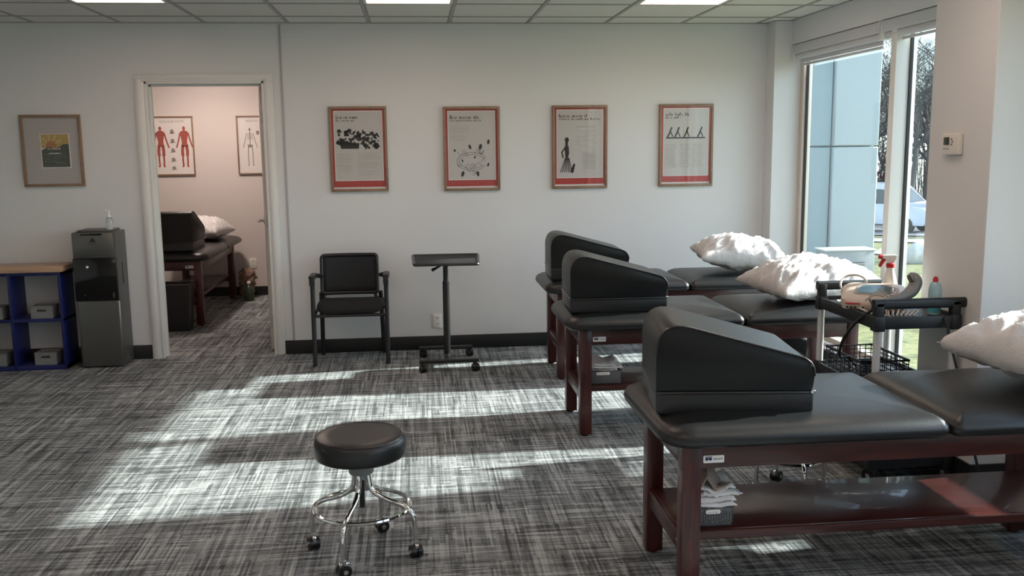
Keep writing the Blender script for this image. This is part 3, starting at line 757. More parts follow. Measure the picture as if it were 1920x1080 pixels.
rb.build('sun_rays', mat('print_yellow', (.62, .48, .20), .7), t, smooth=False)
flat(MB(), ell(cx, 1.655, .038, .036, 20), y-.0098).build('sun_print', mat('print_orange', (.42, .17, .05), .7), t, smooth=False)
flat(MB(), [(px0, 1.625), (px0+.05, 1.648), (px0+.1, 1.632), (px0+.16, 1.668), (px1, 1.668), (px1, pz0), (px0, pz0)], y-.0104).build('hills_print', mat('print_green', (.05, .065, .045), .7), t, smooth=False)
gp = MB(); r = random.Random(5)
for k in range(14):
    x = r.uniform(px0+.01, px1-.06); z = r.uniform(pz0+.02, 1.60); flat(gp, stroke([(x, z), (x+.02, z+.006), (x+.045, z-.004)], .003), y-.011)
gp.build('grass_strokes', mat('print_sage', (.14, .17, .12), .7), t, smooth=False)
lt = MB(); words(lt, px0+.045, 1.628, .10, .014, y-.0112, 8); words(lt, px0+.052, 1.596, .085, .009, y-.0112, 9)
flat(lt, rect(px0+.05, 1.598, px0+.135, 1.603), y-.0113); lt.build('print_lettering', m_paperw, t, smooth=False)

# anatomy charts in the back room
def body(mb, cx, z0, H, y, bone=None):
    s = H
    P = lambda u, v: (cx+u*s, z0+v*s)
    if bone is None:
        flat(mb, ell(*P(0, .94), .035*s, .05*s), y)
        flat(mb, [P(-.10, .85), P(-.03, .89), P(.03, .89), P(.10, .85), P(.085, .74), P(.06, .60), P(.085, .50), P(-.085, .50), P(-.06, .60), P(-.085, .74)], y)
        for sg in (-1, 1):
            flat(mb, stroke([P(sg*.095, .83), P(sg*.13, .68), P(sg*.17, .54), P(sg*.195, .47)], .018*s), y)
            flat(mb, stroke([P(sg*.045, .52), P(sg*.06, .38), P(sg*.055, .27)], .036*s), y); flat(mb, stroke([P(sg*.055, .28), P(sg*.06, .16), P(sg*.05, .03), P(sg*.075, .0)], .021*s), y)
    else:
        flat(mb, ell(*P(0, .94), .026*s, .038*s), y)
        flat(mb, stroke([P(0, .90), P(.003, .7), P(0, .52)], .008*s), y)
        for k in range(5): flat(mb, stroke([P(-.07, .83-k*.035), P(0, .845-k*.035), P(.07, .83-k*.035)], .006*s), y)
        flat(mb, [P(-.07, .55), P(.07, .55), P(.04, .48), P(-.04, .48)], y)
        for sg in (-1, 1):
            flat(mb, stroke([P(sg*.085, .84), P(sg*.12, .68), P(sg*.16, .54), P(sg*.18, .47)], .008*s), y)
            flat(mb, stroke([P(sg*.05, .50), P(sg*.06, .28), P(sg*.055, .03), P(sg*.08, 0)], .010*s), y)
def textmesh(s, size, loc, m, parent, name='lettering', rotx=pi/2):
    c = bpy.data.curves.new('t', 'FONT'); c.body = s; c.size = size; c.align_x = 'CENTER'
    o = bpy.data.objects.new('t', c); col.objects.link(o)
    dg = bpy.context.evaluated_depsgraph_get(); me = bpy.data.meshes.new_from_object(o.evaluated_get(dg)); bpy.data.objects.remove(o)
    me.transform(Matrix.Translation(loc) @ Matrix.Rotation(rotx, 4, 'X')); me.materials.clear(); me.materials.append(m)
    ob = bpy.data.objects.new(name, me); col.objects.link(ob); ob.parent = parent
    me.transform(Matrix.Translation(-WORLD[rootof(parent).name])); return ob
for cx, k, lab, ttl in ((-2.613, 0, 'framed muscle anatomy chart with two red figures in the back room', 'MUSCULAR SYSTEM'),
                        (-1.706, 1, 'framed skeleton anatomy chart in the back room, partly behind the door', 'SKELETAL SYSTEM')):
    yb = 10.548; x0, x1, z0, z1 = cx-.225, cx+.225, 1.345, 1.98
    t = thing('anatomy_chart', lab, 'poster', (cx, yb, z0), world=True, group='anatomy charts in the back room')
    frame_parts(t, x0, z0, x1, z1, yb, .014)
    flat(MB(), rect(x0+.014, z0+.014, x1-.014, z1-.014), yb-.0065).build('sheet', m_paperw, t, smooth=False)
    textmesh(ttl, .030, (cx, yb-.008, z1-.068), m_inkg, t, 'title')
    bd = MB(); y2 = yb-.0075
    if k == 0:
        body(bd, cx-.125, z0+.09, .44, y2); body(bd, cx+.125, z0+.09, .44, y2); bd.build('muscle_figures', m_muscle, t, smooth=False)
        ex = MB(); 
        for q, v in enumerate((.50, .40, .30, .20, .11)): flat(ex, ell(cx, z0+v-.03, .02, .026-.002*q), y2); flat(ex, stroke([(cx-.03, z0+v-.05), (cx+.03, z0+v-.045)], .003), y2)
        ex.build('detail_figures', m_inkg, t, smooth=False)
    else:
        body(bd, cx-.085, z0+.09, .42, y2, 1); body(bd, cx+.10, z0+.15, .42, y2, 1); flat(bd, ell(cx+.0, z0+.45, .018, .024), y2); bd.build('skeleton_figures', m_bone, t, smooth=False)

# ------------------------------------------------------------------ thermostat on the pier
tx_ = 2.55; t = thing('thermostat', 'white thermostat with small dark display on the pier', 'thermostat', (tx_, 4.23, 1.5365), world=True)
B(tx_-.004, 4.165, 1.5415, tx_, 4.295, 1.6415, bev=.0015).build('wall_plate', m_thermo, t)
B(tx_-.028, 4.16, 1.5465, tx_-.003, 4.30, 1.6465, bev=.006, seg=3).build('housing', m_thermo, t)
B(tx_-.0295, 4.235, 1.5915, tx_-.027, 4.283, 1.6285, bev=.001).build('display', m_lcd, t)
bt = MB(); bt.cyl((tx_-.028, 4.215, 1.6185), (tx_-.031, 4.215, 1.6185), .005, n=10).cyl((tx_-.028, 4.208, 1.6065), (tx_-.031, 4.208, 1.6065), .005, n=10).cyl((tx_-.028, 4.215, 1.5945), (tx_-.031, 4.215, 1.5945), .005, n=10)
bt.build('buttons', m_inkg, t)
lw = MB()
for k in range(5): lw.box(tx_-.0288, 4.284-k*.011, 1.5695, tx_-.0278, 4.278-k*.011, 1.5775)
lw.build('lettering', m_inkg, t, smooth=False)

# ------------------------------------------------------------------ water cooler
wx0, wx1, wy0, wy1 = -2.535, -2.225, 7.12, 7.375
t = thing('water_cooler', 'tall steel and black water cooler left of the doorway', 'water cooler', ((wx0+wx1)/2, 7.25, 0), world=True)
cp = MB().box(wx0-.0, wy0+.02, .012, wx1+.0, wy1, 1.02, bev=.006); cp.build('body', m_darkgrey, t)
MB().box(wx0+.004, wy0-.005, .83, wx1-.012, wy0+.03, 1.018, bev=.006).build('upper_panel', m_stain, t)
MB().box(wx0-.002, wy0+.0, .512, wx1-.004, wy0+.03, .828, bev=.003).build('dispensing_bay', m_gloss, t)
MB().prism(fillet([(wx0+.006, wy0-.003), (wx1+.004, wy0-.003), (wx1+.004, wy0+.03), (wx0+.006, wy0+.03)], [.02, .03, 0, 0]), lambda u, v, w: (u, v, w), .015, .508, bev=.003).build('lower_door', m_stain, t)
MB().box(wx0+.03, wy0+.03, 1.018, wx1-.03, wy1-.01, 1.035, bev=.01).build('top_lid', m_darkgrey, t)
MB().box(wx0+.07, wy0-.006, 1.0, wx1-.09, wy0-.002, 1.012, bev=.001).build('vent_slot', m_gloss, t)
MB().cyl((wx0+.10, wy0, .765), (wx0+.10, wy0-.006, .765), .009, n=16).build('indicator_light', mat('indicator_white', (.9, .9, .9), .3), t)
MB().cyl((wx0+.07, wy0-.012, .555), (wx0+.07, wy0, .555), .005, n=10).box(wx1-.04, wy0-.008, .53, wx1-.03, wy0, .57, bev=.002).build('spout_fittings', m_stain, t)
MB().box(wx1-.003, wy0+.12, .62, wx1+.003, wy0+.15, .78, bev=.002).build('side_grip', m_gloss, t)
lgm = MB(); flat(lgm, [((wx0+wx1)/2-.028, .95), ((wx0+wx1)/2-.002, .985), ((wx0+wx1)/2+.022, .95)], wy0-.0052); lgm.build('logo_mark', m_ink, t, smooth=False)
textmesh('AVALON', .016, ((wx0+wx1)/2-.003, wy0-.0062, .933), m_ink, t, 'brand_lettering')
b = thing('pump_bottle', 'small clear pump bottle standing on the water cooler', 'bottle', (-2.285, 7.25, 1.035), world=True)
bx, by, bz = -2.285, 7.22, 1.035
MB().lathe([(.022, 0), (.024, .004), (.024, .07), (.018, .085), (.010, .092)], (bx, by, bz)).build('bottle_body', m_clear, b)
MB().cyl((bx, by, bz+.092), (bx, by, bz+.135), .006, n=10).box(bx-.03, by-.007, bz+.13, bx+.01, by+.007, bz+.142, bev=.003).cyl((bx, by, bz+.088), (bx, by, bz+.102), .013, n=14).build('pump', m_outlet, b)

# ------------------------------------------------------------------ blue cubby shelf
t = thing('cubby_shelf', 'blue cubby shelf with a wooden top at the left edge', 'shelf', (-3.3, 7.22, 0), world=True)
sy0, sy1 = 7.11, 7.37; cols_ = [-2.632, -2.988, -3.344, -3.70, -4.056]
for x in cols_: B(x-.020, sy0, 0, x+.0, sy1, .735, bev=.001).build('upright', m_blue, t)
for z, h_ in ((0, .035), (.365, .022), (.71, .025)):
    B(cols_[-1]-.02, sy0+.002, z, cols_[0], sy1, z+h_, bev=.001).build('shelf_board', m_blue, t)
B(cols_[-1]-.03, sy0-.02, .736, cols_[0]+.02, sy1+.01, .778, bev=.004).build('wooden_top', m_maple, t)
labs = [('grey storage bin in the upper right cubby of the blue shelf', 0, .387), ('grey storage bin in the lower right cubby of the blue shelf', 0, .035),
        ('grey storage bin at the left edge in the upper cubby', 1, .387), ('grey storage bin at the left edge in the lower cubby', 1, .035)]
for lb, ci, z in labs:
    cx = cols_[ci]-.178+.02; bn = thing('storage_bin', lb, 'bin', (cx, 7.19, z), world=True, group='grey bins in the blue shelf')
    w2 = .078
    sh = MB(); zz = z+.001
    sh.box(cx-w2, 7.13, zz, cx+w2, 7.135, zz+.05).box(cx-w2, 7.135, zz, cx+w2, 7.26, zz+.004).box(cx-w2, 7.255, zz, cx+w2, 7.26, zz+.09).box(cx-w2, 7.135, zz, cx-w2+.004, 7.255, zz+.09).box(cx+w2-.004, 7.135, zz, cx+w2, 7.255, zz+.09)
    sh.box(cx-w2, 7.13, zz+.05, cx-.032, 7.135, zz+.09).box(cx+.032, 7.13, zz+.05, cx+w2, 7.135, zz+.09).box(cx-.032, 7.13, zz+.068, cx+.032, 7.135, zz+.09)
    sh.build('bin_body', m_bin, bn)
    MB().tube([(cx-w2, 7.13, zz+.09), (cx+w2, 7.13, zz+.09), (cx+w2, 7.26, zz+.09), (cx-w2, 7.26, zz+.09)], .004, n=6, closed=True).build('bin_rim', m_bin, bn)

# ------------------------------------------------------------------ utility cart
cx0, cx1, cy0, cy1 = 2.105, 2.525, 4.055, 4.71
t = thing('utility_cart', 'black three-tier utility cart with white legs between table and pier', 'cart', ((cx0+cx1)/2, (cy0+cy1)/2, 0), world=True)
posts = [(cx0+.022, cy0+.022), (cx1-.022, cy0+.022), (cx0+.022, cy1-.022), (cx1-.022, cy1-.022)]
for px_, py_ in posts:
    l = MB().cyl((px_, py_, .17), (px_, py_, .76), .018, n=18).build('leg', m_leg, t)
    w_ = MB(); fk = MB(); caster(w_, (px_, py_, 0), .5, .034, .024, fk); w_.build('caster', m_castb, l); fk.build('caster_fork', m_chrome, l)
def tier(z0, rim_, nm):
    m_ = MB().box(cx0+.008, cy0+.008, z0, cx1-.008, cy1-.008, z0+.012)
    m_.box(cx0, cy0, z0-.03, cx1, cy0+.014, z0+rim_, bev=.004).box(cx0, cy1-.014, z0-.03, cx1, cy1, z0+rim_, bev=.004).box(cx0, cy0+.01, z0-.03, cx0+.014, cy1-.01, z0+rim_, bev=.004).box(cx1-.014, cy0+.01, z0-.03, cx1, cy1-.01, z0+rim_, bev=.004)
    for px_, py_ in posts: m_.box(px_-.026, py_-.026, z0-.04, px_+.026, py_+.026, z0+rim_+.004, bev=.006)
    m_.build(nm, m_cartp, t)
tier(.775, .028, 'top_tray'); tier(.425, .03, 'middle_tray'); tier(.10, .05, 'bottom_tray')
for px_, py_ in posts: MB().box(px_-.021, py_-.021, .79, px_+.021, py_+.021, .872, bev=.006).build('corner_post', m_cartp, t)
for yy, s in ((cy0+.02, -1), (cy1-.02, 1)):
    MB().prism(rrect(-.019, .838, .019, .886, .016), lambda u, v, w, yy=yy: (w, yy+u, v), cx0-.004, cx1+.045 if s < 0 else cx1+.01).build('push_handle', m_cartp, t)

# items on cart
ux, uy, uz = 2.27, 4.38, .79
t = thing('therapy_device', 'beige therapy device with teal screen lying tilted on the cart', 'medical device', (ux, uy, uz), world=True)
dmx = Matrix.Translation((ux-.01, uy, uz)) @ Matrix.Rotation(rad(-28), 4, 'Z')
bd = MB().pad(-.155, -.13, .155, .13, .06, [(.03, 0), (.008, .008), (0, .03), (.004, .05), (.02, .062), (.05, .066)])
for v in bd.bm.verts:
    if v.co.z > .02: v.co.z += .052*(v.co.y+.13)/.26
bd.xf(dmx).build('housing', m_beige, t)
sl = Matrix.Translation((0, 0, .013)) @ Matrix.Rotation(.197, 4, 'X')
MB().prism(fillet([(-.10, -.06), (.09, -.07), (.12, .03), (.06, .085), (-.07, .08)], [.03]*5), lambda u, v, w: (u, v, w), .070, .082).xf(dmx@sl).build('screen_bezel', m_beiged, t)
MB().prism(fillet([(-.085, -.048), (.075, -.056), (.10, .025), (.05, .07), (-.058, .066)], [.02]*5), lambda u, v, w: (u, v, w), .0818, .084).xf(dmx@sl).build('screen', m_teal, t)
sp = MB()
for k in range(5): sp.cyl((-.12+.018*k, -.131, .02), (-.12+.018*k, -.134, .02), .006, n=8)
sp.xf(dmx).build('sockets', m_ink, t)
MB().box(-.13, -.134, .036, -.06, -.128, .042).xf(dmx).build('red_stripe', m_redp, t)
# coiled cables over the device
r = random.Random(12)
c1 = [];
for k in range(48):
    a = k*.6; c1.append((2.165+(.035+.008*sin(k*1.3))*cos(a), 4.42+(.085+.012*cos(k*.9))*sin(a), uz+.012+.03*abs(sin(a*.5))+.0008*k))
cb = tag(MB().tube(smoothpath(c1, 3), .0042, n=6).build('coiled_cable', m_cablel), 'pale coiled lead bundled left of the beige therapy device', 'cable')
c2 = smoothpath([(2.20, 4.12, .797), (2.15, 4.20, .80), (2.14, 4.36, .82), (2.15, 4.52, .88), (2.20, 4.58, .92), (2.26, 4.56, .93), (2.30, 4.55, .90), (2.28, 4.56, .85), (2.20, 4.58, .80), (2.15, 4.56, .80)], 8)
tag(MB().tube(c2, .006, n=8).build('thick_cable', m_cable), 'thick beige cable looping behind the left side of the therapy device', 'cable')
dl = MB()
for k in range(4):
    dl.tube(smoothpath([(2.15+.012*k, 4.30+.05*k, .80), (2.17+.015*k, 4.29+.05*k, .845), (2.20+.02*k, 4.27+.03*k, .872+.003*k), (2.24+.03*k, 4.24+.02*k, .868), (2.22+.03*k, 4.18, .835), (2.20+.03*k, 4.14, .80)], 6), .0042, n=6)
tag(dl.build('draped_leads', m_cable), 'beige leads draped over the left front corner of the therapy device', 'cable', kind='stuff')
pg = MB()
for k in range(7): pg.tube(smoothpath([(2.19+.02*k, 4.10, .80), (2.20+.025*k, 4.12, .818), (2.215+.02*k, 4.15, .80), (2.205+.02*k, 4.11, .797)], 4), .004, n=6)
tag(pg.build('electrode_leads', m_cablel), 'white looped electrode leads at the front of the cart tray', 'cable', kind='stuff')
# grey handset
t = thing('handheld_probe', 'curved grey handheld probe resting on the therapy device', 'handset', (2.40, 4.18, .80), world=True)
hp = smoothpath([Vector(q_)+Vector((-.075, .05, -.012)) for q_ in [(2.28, 4.13, .87), (2.33, 4.13, .88), (2.39, 4.14, .892), (2.43, 4.15, .915), (2.45, 4.155, .95), (2.44, 4.158, .972), (2.425, 4.16, .968)]], 5)
n_ = len(hp); MB().tube(hp, .02, n=14, radii=[.010+.020*min(1, i/(n_*.45)) if i < n_-3 else .026 for i in range(n_)]).build('probe_body', m_probe, t)
MB().tube([hp[-4], hp[-1]+(hp[-1]-hp[-3])*.6], .024, n=14).build('probe_head', m_blackp, t)
# spray bottle
bx, by, bz = 2.40, 4.50, .788
t = thing('spray_bottle', 'white spray bottle with red collar and nozzle on the cart', 'bottle', (bx, by, bz), world=True)
MB().lathe([(.040, 0), (.045, .006), (.045, .06), (.040, .10), (.026, .15), (.018, .175), (.018, .19)], (bx, by, bz), n=28).build('bottle_body', m_bottlew, t)
MB().lathe([(.021, .188), (.021, .206), (.014, .212)], (bx, by, bz), n=20).build('collar', m_redp, t)
MB().prism(fillet([(-.02, .21), (.014, .21), (.028, .236), (.03, .252), (-.045, .252), (-.05, .236), (-.022, .230)], [.003]*7, 2), lambda u, v, w: (bx+u, by+w, bz+v), -.012, .012, bev=.003).build('trigger_head', m_outlet, t)
MB().cyl((bx-.045, by, bz+.243), (bx-.062, by, bz+.243), .011, n=12).prism(fillet([(-.024, .234), (-.044, .234), (-.062, .196), (-.055, .190), (-.038, .212)], [.002]*5, 2), lambda u, v, w: (bx+u, by+w, bz+v), -.006, .006).build('trigger', m_redp, t)
# small blue-labelled bottle
bx, by, bz = 2.455, 4.17, .788
t = thing('gel_bottle', 'clear bottle with red cap and teal label at the right of the cart tray', 'bottle', (bx, by, bz), world=True)
MB().lathe([(.026, 0), (.0295, .004), (.0295, .125), (.024, .148), (.012, .16)], (bx, by, bz), n=28).build('bottle_body', m_gel, t)
MB().lathe([(.030, .012), (.0303, .014), (.0303, .058), (.030, .06)], (bx, by, bz), n=28).build('bottle_label', m_teall, t)
MB().lathe([(.013, .158), (.013, .174), (.007, .184)], (bx, by, bz), n=16).build('cap', m_redp, t)
# wire basket on middle tray
t = thing('wire_basket', 'black wire basket on the middle tray of the cart', 'basket', (2.30, 4.36, .437), world=True)
wx0_, wx1_, wy0_, wy1_ = 2.125, 2.37, 4.22, 4.60; z_ = .438
wm = MB()
for k in range(6):
    z = z_+.006+k*.022; wm.tube([(wx0_, wy0_, z), (wx1_, wy0_, z), (wx1_, wy1_, z), (wx0_, wy1_, z)], .0032 if k < 5 else .007, n=6, closed=True)
for k in range(9):
    x = wx0_+(wx1_-wx0_)*k/8; wm.tube([(x, wy0_, z_+.116), (x, wy0_, z_+.004), (x, wy1_, z_+.004), (x, wy1_, z_+.116)], .0028, n=6)
for k in range(1, 9):
    y = wy0_+(wy1_-wy0_)*k/9; wm.tube([(wx0_, y, z_+.116), (wx0_, y, z_+.004), (wx1_, y, z_+.004), (wx1_, y, z_+.116)], .0028, n=6)
wm.build('wire_mesh', m_blackp, t, kind='stuff')
bm_ = MB()
for k in range(5):
    bm_.tube(smoothpath([(2.16+.015*k, 4.26+.03*k, z_+.02+.01*k), (2.25, 4.30+.02*k, z_+.05), (2.32, 4.42, z_+.035+.008*k), (2.25, 4.47, z_+.045), (2.16, 4.40, z_+.03+.008*k)], 6), .005, n=6)
tag(bm_.build('basket_cables', m_blackp), 'tangled black cables inside the wire basket on the cart', 'cable', kind='stuff')
t = thing('small_red_bottle', 'small red-capped white bottle lying in front in the wire basket', 'bottle', (2.27, 4.155, .437), world=True)
MB().cyl((2.27, 4.165, .457), (2.33, 4.165, .457), .018, n=16).build('bottle_body', m_bottlew, t); MB().cyl((2.252, 4.165, .457), (2.271, 4.165, .457), .013, n=14).build('cap', m_redp, t)
tag(MB().tube(smoothpath([(2.16, 4.22, .86), (2.13, 4.14, .83), (2.085, 4.20, .76), (2.05, 4.26, .66), (2.055, 4.30, .57), (2.12, 4.34, .55), (2.17, 4.36, .50)], 8), .0075, n=8).build('power_cord', m_blackp), 'black cord hanging from the left side of the cart tray into the basket', 'cord')
tag(MB().tube(smoothpath([(2.44, 4.06, .80), (2.445, 4.03, .76), (2.45, 4.02, .70), (2.48, 3.97, .52), (2.50, 3.90, .30), (2.53, 3.86, .12), (2.55, 3.84, .02), (2.62, 3.80, .008), (2.80, 3.70, .008)], 8), .006, n=8).build('power_cord', m_blackp), 'black cord running down from the right side of the cart to the floor', 'cord')

# ------------------------------------------------------------------ baskets with cloths on the table shelves
def basket(x0, y0, x1, y1, z, h, label, m, weave=True):
    t = thing('basket', label, 'basket', ((x0+x1)/2, (y0+y1)/2, z), world=True)
    th = .004; s = MB()
    s.box(x0, y0, z, x1, y1, z+.004).box(x0, y0, z, x1, y0+th, z+h, bev=.001).box(x0, y1-th, z, x1, y1, z+h, bev=.001).box(x0, y0, z, x0+th, y1, z+h, bev=.001).box(x1-th, y0, z, x1, y1, z+h, bev=.001)
    s.build('basket_body', m, t)
    MB().tube([(x0, y0, z+h), (x1, y0, z+h), (x1, y1, z+h), (x0, y1, z+h)], .006, n=8, closed=True).build('rim', m, t)
    if weave:
        wv = MB()
        for j in range(4):
            zz = z+.012+j*(h*.62/4); k = 0; x = x0+.004
            while x < x1-.008:
                wv.box(x, y0-.003, zz+(.004 if k % 2 else 0), x+.007, y0+.001, zz+.009+(.004 if k % 2 else 0), bev=.001, seg=1); x += .0095; k += 1
            y = y0+.004
            while y < y1-.008:
                for xx in (x0-.003, x1-.001): wv.box(xx, y, zz, xx+.004, y+.007, zz+.010)
                y += .0095
        wv.build('weave', m, t, kind='stuff')
    lb = MB().prism(rrect(x0+(x1-x0)*.18, z+h*.72, x0+(x1-x0)*.62, z+h*.93, h*.09), lambda u, v, w: (u, w, v), y0-.006, y0-.001).build('label_holder', m_paperw, t)
    r = random.Random(2); lw = MB()
    words(lw, x0+(x1-x0)*.24, z+h*.78, (x1-x0)*.32, h*.09, y0-.0062, 4); lw.build('lettering', m_inkl, lb, smooth=False)
    return t
basket(.958, 3.03, 1.078, 3.24, .2765, .068, 'dark grey woven basket on the shelf under the nearest table', m_basketg)
basket(.95, 5.04, 1.125, 5.30, .2765, .075, 'dark grey basket on the shelf under the middle table', m_basketg, False)
def cloth_stack(cx, cy, z, w, d, n, seed, label, m, hh=.02):
    """folded wash cloths: n wavy leaves joined by folds"""
    mb = MB(); r = random.Random(seed)
    for k in range(n):
        ox, oy = r.uniform(-.008, .008), r.uniform(-.008, .008); a = r.uniform(-.25, .25); NN = 14
        g_ = [[None]*(NN+1) for _ in range(NN+1)]; g2 = [[None]*(NN+1) for _ in range(NN+1)]
        for i in range(NN+1):
            for j in range(NN+1):
                u = -1+2*i/NN; v = -1+2*j/NN; th = hh*.5*(max(0, 1-u**6)*max(0, 1-v**6))**.5
                wob = .016*noise.noise(Vector((u*1.6+k*3.1, v*1.6, seed)))+.007*noise.noise(Vector((u*5, v*5+k, seed)))
                ex = 1+.12*noise.noise(Vector((v*2.5, k*2, seed+3)))
                x = cx+ox+(u*w/2*ex)*cos(a)-(v*d/2)*sin(a); y = cy+oy+(u*w/2)*sin(a)+(v*d/2*ex)*cos(a); zb = z+k*hh*.9+hh*.5+wob*(.4+k*.3)
                g_[i][j] = mb.bm.verts.new((x, y, max(z, zb+th+.002))); g2[i][j] = mb.bm.verts.new((x, y, max(z-.001, zb-th)))
        for i in range(NN):
            for j in range(NN):
                mb.bm.faces.new((g_[i][j], g_[i+1][j], g_[i+1][j+1], g_[i][j+1])); mb.bm.faces.new((g2[i][j], g2[i][j+1], g2[i+1][j+1], g2[i+1][j]))
        for i in range(NN):
            mb.bm.faces.new((g_[i][0], g2[i][0], g2[i+1][0], g_[i+1][0])); mb.bm.faces.new((g_[i][NN], g_[i+1][NN], g2[i+1][NN], g2[i][NN]))
            mb.bm.faces.new((g_[0][i], g_[0][i+1], g2[0][i+1], g2[0][i])); mb.bm.faces.new((g_[NN][i], g2[NN][i], g2[NN][i+1], g_[NN][i+1]))
    o = mb.build('folded_cloths', m, ang=180); return tag(o, label, 'cloth', kind=None)
cloth_stack(1.022, 3.13, .342, .155, .19, 4, 4, 'white crumpled towels piled in the basket under the nearest table', m_towel, .019)
cloth_stack(1.04, 5.17, .345, .17, .23, 3, 9, 'pale folded towels in the basket under the middle table', m_towel, .016)
bc = MB(); NN = 16; G_ = []
for i in range(NN+1):
    row = []
    for j in range(NN+1):
        u = -1+2*i/NN; v = -1+2*j/NN; hgt = .10*(1-abs(u))*(1-.35*abs(v))-.03*max(0, -v) + .012*noise.noise(Vector((u*3, v*3, 4)))
        row.append(bc.bm.verts.new((1.0+u*.062+v*.01, 3.12+v*.075, .415+hgt-.02*abs(u*v))))
    G_.append(row)
for i in range(NN):
    for j in range(NN): bc.bm.faces.new((G_[i][j], G_[i+1][j], G_[i+1][j+1], G_[i][j+1]))
o = bc.build('brown_cloth', m_brownc, ang=180); md = o.modifiers.new('s', 'SOLIDIFY'); md.thickness = .006
tag(o, 'brown cloth peaked on top of the white towels under the nearest table', 'cloth')

# ------------------------------------------------------------------ back room small things
t = thing('waste_bin', 'black waste bin at the end of the back room table', 'waste bin', (-2.22, 8.56, 0), world=True)
bxm, bym = -2.165, 8.56
def ringrect(w_, d_, z): return [Vector((bxm+sx*w_, bym+sy*d_, z)) for sx, sy in ((-1, -1), (1, -1), (1, 1), (-1, 1))]
wbn = MB(); lo = ringrect(.10, .075, .002); hi = ringrect(.125, .095, .43); lo2 = ringrect(.095, .07, .006); hi2 = ringrect(.119, .089, .43)
V = [[wbn.bm.verts.new(p) for p in q] for q in (lo, hi, hi2, lo2)]
for A, Bq in zip(V, V[1:]):
    for i in range(4): wbn.bm.faces.new((A[i], A[(i+1) % 4], Bq[(i+1) % 4], Bq[i]))
wbn.bm.faces.new(V[0][::-1]); wbn.bm.faces.new(V[3]); wbn.build('bin_body', m_blackp, t)
MB().tube(ringrect(.127, .097, .43), .006, n=8, closed=True).build('bin_rim', m_bag, t)
t = thing('paper_bag', 'crumpled brown bag on the back room floor beside the wall outlet', 'bag', (-1.88, 10.36, 0), world=True)
MB().blob((-1.87, 10.36, .22), (.085, .07, .10), 3, .5, 2.5).build('bag_top', m_pbag, t, ang=180); MB().blob((-1.875, 10.37, .09), (.072, .06, .11), 5, .25, 2.5).build('bag_base', m_pbag, t, ang=180)
t = thing('green_jug', 'dark green jug on the back room floor in front of the bag', 'jug', (-1.82, 10.16, 0), world=True)
MB().lathe([(.045, 0), (.05, .01), (.05, .12), (.03, .16), (.018, .17), (.018, .19)], (-1.82, 10.16, 0)).build('jug_body', m_greenb, t); MB().lathe([(.02, .185), (.02, .205), (.015, .21)], (-1.82, 10.16, 0)).build('cap', m_outlet, t)

# ------------------------------------------------------------------ outdoors
def gz(x, y): return -.12-.046*sqrt(max(0, x-3)**2+max(0, y)**2)
def groundmat():
    m = mat('lawn_grass', (.22, .25, .07), .95, bump=1, bscale=14)
    nt = m.node_tree; N = nt.nodes; L = nt.links; p = N['Principled BSDF']; tc = N.new('ShaderNodeTexCoord')
    nz = N.new('ShaderNodeTexNoise'); nz.inputs['Scale'].default_value = 5; nz.inputs['Detail'].default_value = 8; nz.inputs['Roughness'].default_value = .75
    cr = N.new('ShaderNodeValToRGB'); cr.color_ramp.elements[0].position = .38; cr.color_ramp.elements[0].color = (.055, .075, .02, 1)
    cr.color_ramp.elements[1].position = .60; cr.color_ramp.elements[1].color = (.22, .215, .085, 1)
    L.new(tc.outputs['Object'], nz.inputs['Vector']); L.new(nz.outputs['Fac'], cr.inputs[0]); L.new(cr.outputs[0], p.inputs['Base Color']); return m
gm = MB(); GX = [3.1+i*3.2 for i in range(28)]; GY = [-22+i*4 for i in range(32)]
VV = [[gm.bm.verts.new((x, y, gz(x, y))) for y in GY] for x in GX]
for i in range(len(GX)-1):
    for j in range(len(GY)-1): gm.bm.faces.new((VV[i][j], VV[i+1][j], VV[i+1][j+1], VV[i][j+1]))
gnd = gm.build('lawn', groundmat(), kind='structure')
def strip(nm, d0, d1, m, lift):
    """street strip at a constant distance band, turned square to the view out of the window"""
    dv = Vector((.47, .88, 0)); pv = Vector((.88, -.47, 0)); s = MB()
    for k in range(14):
        q = []
        for a, b_ in ((d0, k), (d1, k), (d1, k+1), (d0, k+1)):
            p = dv*a+pv*(-28+b_*5); q.append((p.x, p.y, gz(p.x, p.y)+lift))
        if min(p_[0] for p_ in q) < 4: continue
        s.poly(q)
    o = s.build(nm, m, kind='structure', smooth=False)
    return o
strip('street', 36, 46, mat('asphalt', (.30, .30, .30), .9, bump=.4, bscale=60), .04)
strip('woodland_floor', 46.2, 130, mat('leaf_litter', (.16, .145, .125), .95, bump=1, bscale=5, var=.4, vscale=2), .06)
strip('sidewalk', 31.5, 33.5, mat('concrete_walk', (.50, .50, .48), .9), .04)
strip('sidewalk', 25.5, 26.5, mat('concrete_path', (.50, .50, .48), .9), .04)
# neighbouring wing with panel joints
m_pan = mat('blue_grey_panel', (.41, .455, .465), .45, bump=.02, bscale=20)
m_pan2 = mat('blue_grey_panel_dark', (.28, .345, .37), .45)
wg = thing('building_wing', 'pale blue panelled building wing standing outside the window', 'building', (5.6, 12.3, -.7), world=True)
def panel(x0, y0, z0, x1, y1, z1, m): B(x0, y0, z0, x1, y1, z1, bev=.012, seg=1).build('wall_panel', m, wg)
for z0, z1 in ((-.75, 1.555), (1.57, 4.0), (4.015, 6.2)):
    panel(5.53, 12.0, z0, 6.155, 14.2, z1, m_pan)
    panel(3.6, 12.06, z0, 5.52, 14.2, z1, m_pan2)
B(3.65, 12.15, -.75, 6.12, 14.1, 6.1).build('core_wall', m_pan2, wg)
